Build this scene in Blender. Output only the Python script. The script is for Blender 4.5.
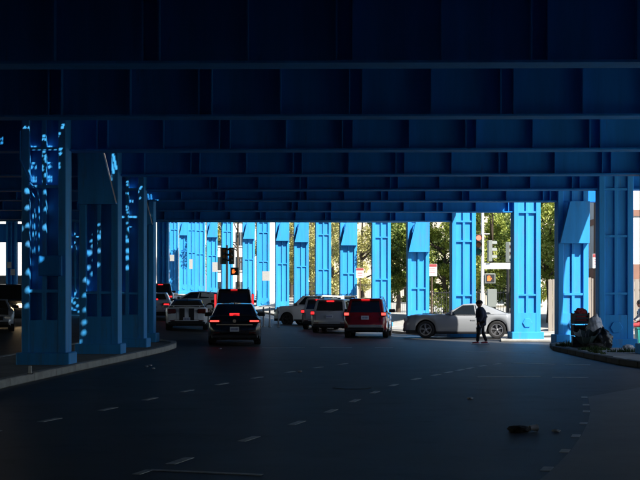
import bpy, bmesh, math, random
from mathutils import Vector, Matrix, Euler
R = math.radians
random.seed(7)
for o in list(bpy.data.objects): bpy.data.objects.remove(o)
scene = bpy.context.scene
C = scene.collection
EYE = 1.6
F = 1300.0          # focal length in pixels of a 640 px wide picture

# ------------------------------------------------------------------ camera
cam = bpy.data.cameras.new('camera'); cam_o = bpy.data.objects.new('camera', cam); C.objects.link(cam_o)
cam_o.location = (0, 0, EYE); cam_o.rotation_euler = (R(90), 0, 0)
cam.sensor_width = 36; cam.lens = 36*F/640; cam.shift_y = 60/640
cam.clip_end = 5000
scene.camera = cam_o
# ------------------------------------------------------------------ sky and sun
SUN = Vector((0.67, -0.74, 1.0))      # towards the sun, per metre of height
w = bpy.data.worlds.new('World'); scene.world = w; w.use_nodes = True
nt = w.node_tree; nt.nodes.clear()
sky = nt.nodes.new('ShaderNodeTexSky'); sky.sky_type = 'NISHITA'; sky.sun_disc = False
sky.sun_elevation = R(45); sky.sun_rotation = math.atan2(SUN.x, SUN.y)
sky.air_density = 1.0; sky.dust_density = 0.6
bg = nt.nodes.new('ShaderNodeBackground'); bg.inputs[1].default_value = 0.10
out = nt.nodes.new('ShaderNodeOutputWorld')
nt.links.new(sky.outputs[0], bg.inputs[0]); nt.links.new(bg.outputs[0], out.inputs[0])
sl = bpy.data.lights.new('sun', 'SUN'); sl.energy = 5.0; sl.angle = R(0.5); sl.color = (1.0, 0.95, 0.86)
so = bpy.data.objects.new('sun', sl); C.objects.link(so)
so.rotation_euler = SUN.to_track_quat('Z', 'Y').to_euler()
scene.view_settings.view_transform = 'Standard'; scene.view_settings.look = 'None'
scene.view_settings.gamma = 1; scene.view_settings.use_curve_mapping = False
scene.view_settings.exposure = 1.1

# ------------------------------------------------------------------ materials
M = {}
def mat(name, col, rough=0.6, metal=0.0, var=0.0, scale=3.0, bump=0.0, bscale=30.0, emit=None, estr=0, spec=0.5, col2=None, streak=False, coat=0.0):
    m = bpy.data.materials.new(name); m.use_nodes = True
    n = m.node_tree.nodes; l = m.node_tree.links; b = n['Principled BSDF']
    b.inputs['Base Color'].default_value = (*col, 1); b.inputs['Roughness'].default_value = rough
    b.inputs['Metallic'].default_value = metal
    b.inputs['Specular IOR Level'].default_value = spec
    b.inputs['Coat Weight'].default_value = coat; b.inputs['Coat Roughness'].default_value = 0.05
    if emit: b.inputs['Emission Color'].default_value = (*emit, 1); b.inputs['Emission Strength'].default_value = estr
    if var or bump:
        tc = n.new('ShaderNodeTexCoord'); mp = n.new('ShaderNodeMapping'); l.new(tc.outputs['Object'], mp.inputs[0])
        geo = n.new('ShaderNodeNewGeometry')
        l.new(geo.outputs['Position'], mp.inputs[0])
        if streak: mp.inputs['Scale'].default_value = (1, 1, 0.12)
    if var:
        t = n.new('ShaderNodeTexNoise'); t.inputs['Scale'].default_value = scale; t.inputs['Detail'].default_value = 8
        t.inputs['Roughness'].default_value = 0.65
        l.new(mp.outputs[0], t.inputs['Vector'])
        r = n.new('ShaderNodeValToRGB'); r.color_ramp.elements[0].position = 0.3; r.color_ramp.elements[1].position = 0.72
        c2 = col2 or tuple(c*(1-var) for c in col)
        r.color_ramp.elements[0].color = (*c2, 1); r.color_ramp.elements[1].color = (*col, 1)
        l.new(t.outputs[0], r.inputs[0]); l.new(r.outputs[0], b.inputs['Base Color'])
        mr = n.new('ShaderNodeMapRange'); mr.inputs[3].default_value = max(0.05, rough-0.1); mr.inputs[4].default_value = min(1, rough+0.12)
        l.new(t.outputs[0], mr.inputs[0]); l.new(mr.outputs[0], b.inputs['Roughness'])
    if bump:
        t2 = n.new('ShaderNodeTexNoise'); t2.inputs['Scale'].default_value = bscale; t2.inputs['Detail'].default_value = 4
        l.new(mp.outputs[0], t2.inputs['Vector'])
        bp = n.new('ShaderNodeBump'); bp.inputs['Strength'].default_value = bump; bp.inputs['Distance'].default_value = 0.02
        l.new(t2.outputs[0], bp.inputs['Height']); l.new(bp.outputs[0], b.inputs['Normal'])
    M[name] = m; return m
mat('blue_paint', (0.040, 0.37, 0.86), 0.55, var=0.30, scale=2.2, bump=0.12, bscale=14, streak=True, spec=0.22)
mat('blue_dark', (0.018, 0.27, 0.76), 0.6, spec=0.15, var=0.35, scale=1.6, bump=0.12, bscale=10, streak=True)  # same steel paint as the columns, darkened for the shade under the deck
def weather(name, stain, scale=7.0, lo=.60, hi=.78, amt=.55, zs=.18):
    m = M[name]; n = m.node_tree.nodes; l = m.node_tree.links; b = n['Principled BSDF']
    src = b.inputs['Base Color'].links[0].from_socket
    geo = n.new('ShaderNodeNewGeometry'); mp = n.new('ShaderNodeMapping'); mp.inputs['Scale'].default_value = (1, 1, zs); mp.inputs['Location'].default_value = (3, 7, 1)
    l.new(geo.outputs['Position'], mp.inputs[0])
    t = n.new('ShaderNodeTexNoise'); t.inputs['Scale'].default_value = scale; t.inputs['Detail'].default_value = 10; t.inputs['Roughness'].default_value = .7
    l.new(mp.outputs[0], t.inputs['Vector'])
    mr = n.new('ShaderNodeMapRange'); mr.inputs[1].default_value = lo; mr.inputs[2].default_value = hi; mr.inputs[4].default_value = amt
    l.new(t.outputs[0], mr.inputs[0])
    mx = n.new('ShaderNodeMix'); mx.data_type = 'RGBA'; l.new(mr.outputs[0], mx.inputs[0]); l.new(src, mx.inputs[6]); mx.inputs[7].default_value = (*stain, 1)
    l.new(mx.outputs[2], b.inputs['Base Color'])
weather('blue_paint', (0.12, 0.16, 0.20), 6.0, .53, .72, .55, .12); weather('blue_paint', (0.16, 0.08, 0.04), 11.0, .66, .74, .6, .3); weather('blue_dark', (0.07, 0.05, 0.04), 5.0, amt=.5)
mat('primer_grey', (0.42, 0.38, 0.36), 0.6, var=0.3, scale=4)
mat('asphalt', (0.056, 0.056, 0.058), 0.5, var=0.45, scale=0.9, bump=0.35, bscale=90)
mat('asphalt_pale', (0.24, 0.24, 0.235), 0.6, var=0.35, scale=1.3, bump=0.3, bscale=90)
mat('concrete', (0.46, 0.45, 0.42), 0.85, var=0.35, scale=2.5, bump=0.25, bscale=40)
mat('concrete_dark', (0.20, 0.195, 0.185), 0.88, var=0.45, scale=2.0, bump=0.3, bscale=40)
weather('asphalt', (0.015, 0.015, 0.016), 1.1, .55, .62, .8, 1.0); weather('asphalt', (0.085, 0.083, 0.08), .35, .5, .7, .6, 1.0); weather('concrete', (0.2, 0.19, 0.17), 1.6, .5, .75, .7, 1.0)
mat('kerb_black', (0.07, 0.068, 0.065), 0.85, var=0.5, scale=6, bump=0.3)
mat('road_paint', (0.68, 0.68, 0.66), 0.65, var=0.5, scale=9)
mat('ground_dirt', (0.10, 0.10, 0.095), 0.95, var=0.4, scale=0.6)
mat('white_paint', (0.8, 0.8, 0.78), 0.5, var=0.1, scale=5)
mat('stucco_white', (0.72, 0.70, 0.66), 0.85, var=0.12, scale=1.2, bump=0.2)
mat('stucco_cream', (0.62, 0.55, 0.43), 0.85, var=0.15, scale=0.8, bump=0.2)
mat('stucco_tan', (0.55, 0.40, 0.30), 0.85, var=0.15, scale=0.9, bump=0.2)
mat('band_brown', (0.33, 0.17, 0.12), 0.8, var=0.25, scale=2)
mat('window_glass', (0.03, 0.04, 0.05), 0.08, spec=0.8)
mat('wood_grey', (0.36, 0.31, 0.26), 0.9, var=0.4, scale=3, streak=True)
mat('wood_pole', (0.17, 0.11, 0.075), 0.9, var=0.4, scale=5, streak=True)
mat('iron_black', (0.02, 0.02, 0.022), 0.5)
mat('metal_grey', (0.42, 0.43, 0.44), 0.45, metal=0.6, var=0.15)
mat('galv', (0.55, 0.56, 0.56), 0.45, metal=0.3, var=0.15)
mat('rubber', (0.014, 0.014, 0.015), 0.8, var=0.2, scale=20)
mat('black_plastic', (0.018, 0.018, 0.02), 0.45)
mat('car_glass', (0.012, 0.016, 0.02), 0.04, spec=0.9)
mat('chrome', (0.7, 0.7, 0.72), 0.18, metal=1)
mat('rim_dark', (0.05, 0.05, 0.055), 0.35, metal=0.6)
mat('rim_silver', (0.5, 0.5, 0.52), 0.3, metal=0.8)
mat('car_black', (0.010, 0.010, 0.013), 0.22, coat=0.7)
mat('car_black_blue', (0.010, 0.012, 0.02), 0.22, coat=0.7)
mat('car_white', (0.72, 0.73, 0.74), 0.3, coat=0.6)
mat('car_red', (0.23, 0.006, 0.012), 0.22, coat=0.8)
mat('car_silver', (0.52, 0.53, 0.54), 0.3, metal=0.35, coat=0.6)
mat('car_grey', (0.30, 0.315, 0.335), 0.28, metal=0.1, coat=0.7)
mat('car_dark', (0.045, 0.05, 0.06), 0.25, coat=0.7)
mat('tail_on', (0.5, 0.01, 0.01), 0.2, emit=(1.0, 0.025, 0.03), estr=0.9)
mat('tail_hot', (0.6, 0.1, 0.05), 0.2, emit=(1.0, 0.055, 0.045), estr=1.5)
mat('tail_off', (0.09, 0.004, 0.006), 0.15, coat=0.5)
mat('marker_amber', (0.6, 0.18, 0.02), 0.2)
mat('lamp_clear', (0.55, 0.57, 0.6), 0.1, metal=0.4)
mat('lamp_on', (0.9, 0.8, 0.6), 0.2, emit=(1.0, 0.72, 0.4), estr=14)
mat('plate_white', (0.62, 0.64, 0.68), 0.5)
mat('plate_print', (0.08, 0.1, 0.3), 0.5)
mat('stripe_black', (0.012, 0.012, 0.014), 0.3, coat=0.4)
mat('sig_red_on', (0.6, 0.05, 0.03), 0.3, emit=(1.0, 0.22, 0.14), estr=1.1)
mat('sig_amber', (0.30, 0.10, 0.015), 0.3)
mat('sig_green', (0.008, 0.10, 0.07), 0.3)
mat('hand_on', (0.6, 0.1, 0.02), 0.4, emit=(1.0, 0.16, 0.03), estr=0.8)
mat('sign_red', (0.36, 0.06, 0.06), 0.5)
mat('signal_body', (0.05, 0.06, 0.055), 0.5)
mat('signal_olive', (0.20, 0.22, 0.20), 0.6)
mat('cloth_navy', (0.026, 0.034, 0.070), 0.85, var=0.3, scale=14, bump=0.3, bscale=50)
mat('cloth_black', (0.010, 0.010, 0.013), 0.9, var=0.3, scale=14)
mat('cloth_white', (0.65, 0.64, 0.62), 0.9, var=0.15, scale=10)
mat('cloth_red', (0.45, 0.05, 0.06), 0.9, var=0.2, scale=10)
mat('skin', (0.33, 0.17, 0.11), 0.55)
mat('hair_dark', (0.012, 0.009, 0.008), 0.7)
mat('shoe_red', (0.35, 0.05, 0.06), 0.7)
mat('tarp', (0.55, 0.55, 0.56), 0.4, var=0.2, scale=9, bump=0.5, bscale=20)
mat('bag_black', (0.012, 0.012, 0.014), 0.28, bump=0.6, bscale=25)
mat('umbrella_green', (0.030, 0.055, 0.055), 0.6, var=0.2)
mat('teal_plastic', (0.02, 0.30, 0.28), 0.5)
mat('crate_dark', (0.025, 0.025, 0.03), 0.6)
mat('rag', (0.03, 0.026, 0.024), 0.95, var=0.5, scale=30)
mat('bark', (0.09, 0.065, 0.045), 0.95, var=0.5, scale=6, bump=0.6, bscale=20, streak=True)
mat('grass', (0.06, 0.11, 0.02), 0.8, var=0.4, scale=20)
mat('poster', (0.45, 0.45, 0.44), 0.7, var=0.2, scale=12)
def leaf_mat(name, cols):
    m = bpy.data.materials.new(name); m.use_nodes = True
    n = m.node_tree.nodes; l = m.node_tree.links; b = n['Principled BSDF']
    at = n.new('ShaderNodeAttribute'); at.attribute_name = 'tint'
    r = n.new('ShaderNodeValToRGB')
    while len(r.color_ramp.elements) < len(cols): r.color_ramp.elements.new(0.5)
    for i, c in enumerate(cols):
        r.color_ramp.elements[i].position = i/(len(cols)-1); r.color_ramp.elements[i].color = (*c, 1)
    l.new(at.outputs['Fac'], r.inputs[0]); l.new(r.outputs[0], b.inputs['Base Color'])
    b.inputs['Roughness'].default_value = 0.55
    tr = n.new('ShaderNodeBsdfTranslucent'); l.new(r.outputs[0], tr.inputs[0])
    mx = n.new('ShaderNodeMixShader'); mx.inputs[0].default_value = 0.3
    o = n['Material Output']
    l.new(b.outputs[0], mx.inputs[1]); l.new(tr.outputs[0], mx.inputs[2]); l.new(mx.outputs[0], o.inputs[0])
    M[name] = m
leaf_mat('leaf_yellow', [(0.10, 0.14, 0.02), (0.36, 0.42, 0.07), (0.66, 0.64, 0.20)])
leaf_mat('leaf_green', [(0.041, 0.081, 0.016), (0.135, 0.203, 0.034), (0.351, 0.378, 0.081)])
leaf_mat('leaf_pale', [(0.243, 0.243, 0.081), (0.486, 0.459, 0.162), (0.702, 0.648, 0.297)])

# ------------------------------------------------------------------ helpers
class MB:
    def __init__(s): s.v = []; s.f = []
    def add(s, vs, fs):
        o = len(s.v); s.v += [tuple(v) for v in vs]; s.f += [tuple(i+o for i in f) for f in fs]; return s
    def box(s, x0, x1, y0, y1, z0, z1, mtx=None):
        vs = [Vector((x, y, z)) for z in (z0, z1) for y in (y0, y1) for x in (x0, x1)]
        if mtx: vs = [mtx @ v for v in vs]
        return s.add(vs, [(0,2,3,1), (4,5,7,6), (0,1,5,4), (2,6,7,3), (0,4,6,2), (1,3,7,5)])
    def prism(s, poly, z0, z1, zf=None):
        n = len(poly); zf = zf or (lambda x, y: 0)
        vs = [(x, y, z0+zf(x, y)) for x, y in poly]+[(x, y, z1+zf(x, y)) for x, y in poly]
        fs = [tuple(range(n-1, -1, -1)), tuple(range(n, 2*n))]+[(i, (i+1) % n, n+(i+1) % n, n+i) for i in range(n)]
        return s.add(vs, fs)
    def extr(s, pts, d):      # polygon of 3d points pushed along vector d
        n = len(pts); a = [Vector(p) for p in pts]; b = [p+Vector(d) for p in a]
        return s.add(a+b, [tuple(range(n-1, -1, -1)), tuple(range(n, 2*n))]+[(i, (i+1) % n, n+(i+1) % n, n+i) for i in range(n)])
    def tube(s, pts, rad, n=8, caps=True):
        pts = [Vector(p) for p in pts]; k = len(pts)
        rs = rad if isinstance(rad, (list, tuple)) else [rad]*k
        vs = []; fs = []
        for i, p in enumerate(pts):
            t = (pts[min(i+1, k-1)]-pts[max(i-1, 0)]).normalized()
            a = t.orthogonal().normalized() if i == 0 else (pa-t*pa.dot(t)).normalized()
            pa = a; b = t.cross(a)
            for j in range(n):
                q = 2*math.pi*j/n; vs.append(p+(a*math.cos(q)+b*math.sin(q))*rs[i])
        for i in range(k-1):
            for j in range(n):
                fs.append((i*n+j, i*n+(j+1) % n, (i+1)*n+(j+1) % n, (i+1)*n+j))
        if caps: fs += [tuple(range(n-1, -1, -1)), tuple(range((k-1)*n, k*n))]
        return s.add(vs, fs)
    def lathe(s, prof, axis='Z', n=24, c=(0, 0, 0), closed=False):
        vs = []; fs = []; k = len(prof)
        for (r, h) in prof:
            for j in range(n):
                q = 2*math.pi*j/n; a, b = r*math.cos(q), r*math.sin(q)
                p = {'Z': (a, b, h), 'X': (h, a, b), 'Y': (a, h, b)}[axis]
                vs.append((p[0]+c[0], p[1]+c[1], p[2]+c[2]))
        for i in range(k if closed else k-1):
            i2 = (i+1) % k
            for j in range(n): fs.append((i*n+j, i*n+(j+1) % n, i2*n+(j+1) % n, i2*n+j))
        if not closed: fs += [tuple(range(n-1, -1, -1)), tuple(range((k-1)*n, k*n))]
        return s.add(vs, fs)
    def mesh(s, name, m, bevel=0, smooth=None):
        me = bpy.data.meshes.new(name); me.from_pydata(s.v, [], s.f)
        bm = bmesh.new(); bm.from_mesh(me)
        bmesh.ops.recalc_face_normals(bm, faces=bm.faces)
        if bevel:
            bmesh.ops.bevel(bm, geom=[e for e in bm.edges if len(e.link_faces) == 2 and e.calc_face_angle(0) > 0.5], offset=bevel, segments=1, affect='EDGES', clamp_overlap=True)
        bm.to_mesh(me); bm.free()
        if m: me.materials.append(M[m])
        if smooth is not None:
            for p in me.polygons: p.use_smooth = True
            me.set_sharp_from_angle(angle=R(smooth))
        return me
    def build(s, name, m, parent=None, bevel=0, smooth=None):
        return put(name, s.mesh(name, m, bevel, smooth), parent)
def put(name, me, parent=None, loc=None, rz=0):
    o = bpy.data.objects.new(name, me); C.objects.link(o)
    if parent: o.parent = parent
    if loc: o.location = loc
    if rz: o.rotation_euler.z = rz
    return o
def tag(o, label=None, cat=None, group=None, kind=None):
    if label: o['label'] = label
    if cat: o['category'] = cat
    if group: o['group'] = group
    if kind: o['kind'] = kind
    return o
def thing(name, label, cat, loc=(0, 0, 0), rz=0, group=None):
    o = bpy.data.objects.new(name, None); C.objects.link(o); o.location = loc; o.rotation_euler.z = rz
    o.empty_display_size = 0.2
    return tag(o, label, cat, group)
def sstep(t): t = max(0, min(1, t)); return t*t*(3-2*t)
def gz(x, y): return 0.022*max(0, min(y, 200)-42)*sstep((3-x)/16)
def X(px, d): return (px-320)*d/F
def G(px, py):      # a point of the flat road seen at a picture position
    s = (py-300)/EYE; return ((px-320)/s, F/s)
def ordinal(i): return ['first','second','third','fourth','fifth','sixth','seventh','eighth','ninth','tenth','eleventh','twelfth','thirteenth','fourteenth','fifteenth','sixteenth','seventeenth','eighteenth'][i]

# ------------------------------------------------------------------ ground, road, pavements
def sheet(name, xs, ys, dz, m):
    vs = [(x, y, gz(x, y)+dz) for y in ys for x in xs]; k = len(xs)
    fs = [(j*k+i, j*k+i+1, (j+1)*k+i+1, (j+1)*k+i) for j in range(len(ys)-1) for i in range(k-1)]
    return tag(MB().add(vs, fs).build(name, m, smooth=60), kind='structure')
sheet('ground', [-3000, -600, -200, -80]+[-60+2*i for i in range(61)]+[80, 200, 600, 3000], [-600, -100]+[-50+3*i for i in range(84)]+[260, 400, 900, 4000], -0.06, 'ground_dirt')
sheet('road', [-58+1.5*i for i in range(79)], [-48+2*i for i in range(114)], 0.0, 'asphalt')
def grid_in_poly(poly, dz, h, name, m, step=1.5):
    return MB().prism(poly, dz, h, gz)
# traffic island on the left with columns on it
isl = [(-5.85, -30), (-5.85, 16), (-5.72, 24), (-5.45, 29), (-5.02, 35.5), (-4.78, 40), (-4.75, 43), (-4.95, 44.8), (-5.4, 46), (-6.0, 46.7), (-6.9, 47), (-7.9, 46.2), (-8.2, 44), (-8.3, 30), (-8.3, -30)]
isl_in = [(-6.05, -29.8), (-6.05, 16), (-5.92, 24), (-5.65, 29), (-5.22, 35.5), (-4.98, 40), (-4.95, 43), (-5.13, 44.7), (-5.55, 45.8), (-6.05, 46.45), (-6.88, 46.75), (-7.75, 46.05), (-8.0, 44), (-8.1, 30), (-8.1, -29.8)]
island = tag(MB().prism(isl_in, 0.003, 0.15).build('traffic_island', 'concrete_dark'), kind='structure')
def kerb_run(parent, pa, pb, h, m, joint=0.012, seg=1.6, closed=False, drop=0.0):
    n = len(pa)
    for i in range(n-1):
        a0, a1, b0, b1 = map(Vector, (pa[i], pa[i+1], pb[i], pb[i+1]))
        ln = (a1-a0).length; k = max(1, round(ln/seg))
        if (a0.y+a1.y)/2 < 5: k = 1
        for j in range(k):
            t0, t1 = j/k, (j+1)/k-joint/ln
            q = [a0.lerp(a1, t0), a0.lerp(a1, t1), b0.lerp(b1, t1), b0.lerp(b1, t0)]
            hh = h+random.uniform(-.006, .006)
            MB().prism([(p.x, p.y) for p in q], 0.002, hh, gz).build('kerb_stone', m, parent, bevel=0.018)
kerb_run(island, isl, isl_in, 0.163, 'concrete')
# pavement on the right, with a corner
swk = [(9.1, -30), (9.1, 14), (8.4, 22), (7.75, 28), (7.35, 32), (7.3, 36), (7.35, 41), (7.7, 43.6), (8.5, 45.6), (10.2, 46.9), (14, 47.6), (30, 48)]
swk_in = [(x+0.2 if i < 10 else x, y if i < 7 else y-0.2) for i, (x, y) in enumerate(swk)]
walk = tag(MB().prism(swk_in+[(30, -30)], 0.003, 0.14).build('pavement', 'concrete'), kind='structure')
kerb_run(walk, swk, swk_in, 0.15, 'kerb_black', seg=1.3, joint=0.05)
for yj in (30, 32.2, 34.4, 36.6, 38.8, 41, 43.2):
    MB().box(7.6, 16, yj-0.012, yj+0.012, 0.139, 0.1435).build('paving_joint', 'kerb_black', walk)
# a paler strip of paving beside the bend
pale = [G(px, py) for px, py in [(520, 492), (548, 469), (566, 451), (577, 436), (584, 423), (587, 411), (586, 404), (585, 397)]]
pale = [(p[0]+0.05, p[1]) for p in pale]+[(6.0, 24), (8.3, 22.6), (9.05, 14), (9.05, 8)]
tag(MB().prism(pale, -0.02, 0.004).build('paving_strip', 'asphalt_pale'), kind='structure')

# ------------------------------------------------------------------ viaduct rows
SP = 1.8        # depth of a cross girder
def zb(y):      # underside of the cross girders
    return 5.0+0.06*max(0, y-57) - 0.0
right_row = [(9.45, 29.5), (9.3, 35.4), (9.1, 40.2), (8.72, 45.1), (8.0, 50.6), (6.2, 56.5), (4.75, 63.2), (X(381, 73), 73), (X(348, 81), 81), (X(323, 88), 88), (X(301, 94), 94), (X(282, 100), 100), (X(263, 106), 106), (X(248.5, 112), 112), (X(227, 118), 118), (X(212, 124), 124), (X(200, 130), 130), (X(192, 136), 136), (X(184, 142), 142), (X(174, 148), 148)]
def phi(i):
    if i < 3: return R(-1.2)
    a = right_row[max(0, i-1)]; b = right_row[min(len(right_row)-1, i+1)]
    return math.atan2(-(b[0]-a[0]), b[1]-a[1])*(0.3 if i < 8 else 0.45)
rkind = {0: 'A', 1: 'B', 2: 'A', 3: 'B', 4: 'C', 5: 'A', 6: 'B', 7: 'A', 8: 'B', 9: 'A', 10: 'B', 11: 'B', 12: 'A', 13: 'B', 14: 'A', 15: 'B', 16: 'A', 17: 'A', 18: 'B', 19: 'A'}
def column(loc, rz, kind, hb, label, group, side=1, far=False, w=1.05, plate=True):
    """steel box column; hb = height of the girder underside above the foot; side = which edge of the haunch slants"""
    t = thing('column', label, 'column', loc, rz, group)
    d = 0.62; rd = 0.10 if side < 0 else 0.20; h = hb+SP-0.01; fw = 0.175*w
    MB().box(-w/2+fw-0.01, w/2-fw+0.01, -d/2+rd, d/2-rd, 0.2, h).build('web', 'blue_paint', t)
    for s in (-1, 1):
        x0, x1 = sorted((s*w/2, s*(w/2-fw)))
        MB().box(x0, x1, -d/2, d/2, 0.2, h).build('flange', 'blue_paint', t, bevel=0.012)
    for s in (-1, 1):
        y0, y1 = sorted((s*(d/2-0.03), s*(d/2-rd-.01)))
        MB().box(-0.05, 0.05, y0, y1, 0.9, h-0.02).build('rib', 'blue_paint', t, bevel=0.006)
    zs = {'A': [0, -0.85, -3.2], 'B': [-3.2], 'C': [0, -3.2]}[kind]
    if loc[1] < 45 and kind == 'A' and loc[0] > 0: zs = [0, -1.44, -3.2]
    z = -6.4
    while hb+z > 1.6: zs.append(z); z -= 3.2
    for z in zs:
        if hb+z < 1.15: continue
        MB().box(-w/2+fw+0.002, w/2-fw-0.002, -d/2+0.02, -d/2+rd+.02, hb+z-0.035, hb+z+0.035).build('stiffener', 'blue_paint', t)
    MB().box(-w/2+fw+0.003, w/2-fw-0.003, -d/2+0.012, d/2-0.012, 0.25, 1.0).build('base_panel', 'blue_paint', t)
    MB().box(-w/2-0.1, w/2+0.1, -d/2-0.12, d/2+0.12, -0.3, 0.27).build('plinth', 'blue_paint', t, bevel=0.02)
    if plate:
        hx = [(0.19*math.cos(R(60*k)), -d/2+0.0115, 0.62+0.19*math.sin(R(60*k))) for k in range(6)]
        MB().extr(hx, (0, -0.045, 0)).build('hexagon_plate', 'blue_paint', t, bevel=0.01)
    if kind == 'B':
        zt, zl = (hb-0.02, hb-1.45) if side < 0 else (hb+0.55, hb-0.82)
        # the slanted edge lies towards the carriageway (side=-1: left edge slants)
        def q(x): return x if side < 0 else -x
        top = [q(-w*0.16), q(w/2-0.02)]; bot = [q(-w/2+0.02), q(w/2-0.02)]
        yf, yb = -d/2-0.22, -d/2+0.004
        MB().extr([(bot[0], yf, zl), (bot[1], yf, zl), (top[1], yf-0.05, zt), (top[0], yf-0.05, zt)], (0, -0.03, 0)).build('haunch_plate', 'blue_paint', t)
        MB().extr([(bot[0], yf+0.002, zl), (top[0], yf-0.045, zt), (top[0], yb, zt), (bot[0], yb, zl)], (q(0.03), 0, 0.0)).build('haunch_side', 'primer_grey' if side > 0 else 'blue_paint', t)
        MB().extr([(bot[1], yf+0.002, zl), (top[1], yf-0.045, zt), (top[1], yb, zt), (bot[1], yb, zl)], (q(-0.03), 0, 0.0)).build('haunch_side', 'blue_paint', t)
        MB().extr([(bot[0], yf+0.004, zl), (bot[1], yf+0.004, zl), (bot[1], yb, zl), (bot[0], yb, zl)], (0, 0, 0.03)).build('haunch_foot', 'blue_paint', t)
    return t
rdesc = {0: 'blue steel column nearest the camera on the right pavement', 1: 'blue steel column on the right pavement just beyond the frame edge',
 2: 'big shaded blue column at far right with hexagon plate and ribbed panel', 3: 'blue column with trapezoid haunch beside the junk heap, half in sun',
 4: 'sunlit blue column standing in front of the tail of the grey coupe', 5: 'sunlit blue column behind the grey coupe, left of the traffic signal',
 6: 'blue haunched column behind the nose of the grey coupe', 7: 'sunlit blue column right behind the red SUV',
 8: 'blue haunched column behind the second silver SUV', 9: 'sunlit blue column behind the roof of the white SUV',
 10: 'blue haunched column behind the bonnet of the white SUV', 11: 'blue haunched column just right of the white pole',
 12: 'sunlit blue column just left of the white pole', 13: 'blue haunched column right of the black SUV',
 14: 'sunlit blue column behind the far traffic signal', 15: 'blue haunched far column left of the far traffic signal',
 16: 'narrow far blue column above the white sideways car', 17: 'far blue column, fourth from the left end of the sunlit row',
 18: 'far haunched blue column, second from the left end of the sunlit row', 19: 'leftmost far blue column of the sunlit row'}
for i, (x, y) in enumerate(right_row):
    z0 = gz(x, y)+(0.14 if i < 4 else 0.1)
    column((x, y, z0), phi(i), rkind[i], zb(y)-z0, rdesc[i], 'columns along the right edge of the viaduct', side=-1, far=i > 9)
left_row = [(-6.2, 29.5), (-5.97, 35.4), (-5.92, 40.2), (-6.25, 45.1), (-7.1, 50.6), (-8.9, 56.5), (-10.4, 63)]
ldesc = ['dark blue column with junction box, nearest on the left island', 'dark haunched blue column, second on the left island', 'dark blue column, third on the left island, with dotted light', 'dark haunched column at the tip of the left island', 'dark blue column hidden just past the left island tip', 'dark blue column behind the left island, deep in shade', 'deepest dark blue column behind the left island']
for i, (x, y) in enumerate(left_row):
    z0 = gz(x, y)+(0.15 if i < 4 else 0)
    column((x, y, z0), R(-1) if i < 4 else phi(i+1), 'ABABABA'[i], zb(y)-z0, ldesc[i], 'columns along the left island', side=1, w=1.0 if i == 0 else 1.05, plate=False)
outer = [(X(76, 75), 75, 'dark blue outer column speckled with light, seen between two island columns'), (X(12, 128), 128, 'distant blue column with white notices before a bright wall at the left edge')]
outer.append((X(163, 118), 118, 'shaded blue column at the left end of the bright gap'))
outer_o = []
for (x, y, lab) in outer:
    outer_o.append(column((x, y, gz(x, y)), 0, 'A', zb(y)-gz(x, y), lab, 'outer columns on the left', plate=False))
for zz, xx in ((3.2, -0.2), (2.5, 0.15)):
    MB().box(xx-0.22, xx+0.22, -0.325, -0.312, zz-0.35, zz+0.25).build('notice', 'poster', outer_o[1])

# cross girders
bents = [(12.9, 0), (18.85, 0), (24.25, 0)]+[None]*0
def girder(x, y, rz, zbot, xl, xr, label, k):
    t = thing('cross_girder', label, 'girder', (x, y, zbot), rz, 'cross girders under the deck')
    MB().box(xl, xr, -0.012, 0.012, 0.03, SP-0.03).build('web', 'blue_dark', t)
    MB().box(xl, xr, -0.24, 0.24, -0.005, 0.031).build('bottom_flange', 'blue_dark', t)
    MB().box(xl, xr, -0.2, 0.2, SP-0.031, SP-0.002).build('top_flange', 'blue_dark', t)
    near = y < 60
    me1 = MB().box(-0.012, 0.012, -0.17, -0.0125, 0.032, SP-0.04).mesh('stiffener', 'blue_dark')
    n = 0; off = -1.35+0.31*k
    xx = xl+((off*1.0-xl) % 1.4)
    while xx < xr:
        if n % 2 == 0:
            put('stiffener', me1, t, (xx, 0, 0))
        else:
            put('stiffener', me1, t, (xx-0.12, 0, 0)); put('stiffener', me1, t, (xx+0.12, 0, 0))
        xx += 1.4; n += 1
        if not near and n > 3: break
    return t
def edge(y):     # right edge of the deck at depth y for the near part
    pts = [(-160, 15.5), (36, 15.5), (42, 11.1), (48.5, 8.35), (50.6, 8.1)]
    for (y0, x0), (y1, x1) in zip(pts, pts[1:]):
        if y0 <= y <= y1: return x0+(x1-x0)*(y-y0)/(y1-y0)
    return pts[-1][1]
gl = ['front cross girder along the top edge of the picture', 'second cross girder from the front, full width overhead', 'third cross girder, meeting the nearest island column', 'fourth cross girder, meeting the second island column', 'fifth cross girder, running into the big shaded right column', 'sixth cross girder, ending at the half sunlit haunched column']
girder(0, 12.9, R(-0.8), 5.0, -24, 15.2, 'cross girder just above the top edge of the picture', 0)
girder(0, 18.85, R(-0.8), 5.0, -24, 15.2, gl[0], 1)
girder(0, 24.25, R(-0.8), 5.0, -24, 15.2, gl[1], 2)
girder(X(12, 128), 128, 0, 7.3, -25, 9, 'low far cross girder on the left before the bright building', 3)
for i, (x, y) in enumerate(right_row):
    r = (edge(y-0.6)-x-0.15) if y < 50 else 0.35
    lab = gl[2+i] if i < 4 else ('lowest lit cross girder edge above the grey coupe' if i == 4 else ('last dark cross girder closing the view above the sunlit row' if i == 5 else ordinal(i-6)+' rising cross girder beyond the last dark one'))
    girder(x, y, phi(i), zb(y), -31 if y < 60 else -24, r, lab, i+3)
for (ya, yb_) in ((5.5, None), (-1.5, None), (-9, None)):
    girder(0, ya, 0, 5.0, -24, 15.2, ['first', 'second', 'third'][int((5.5-ya)/7+.1)]+' cross girder overhead, out of the picture behind its top edge', 1)

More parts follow.
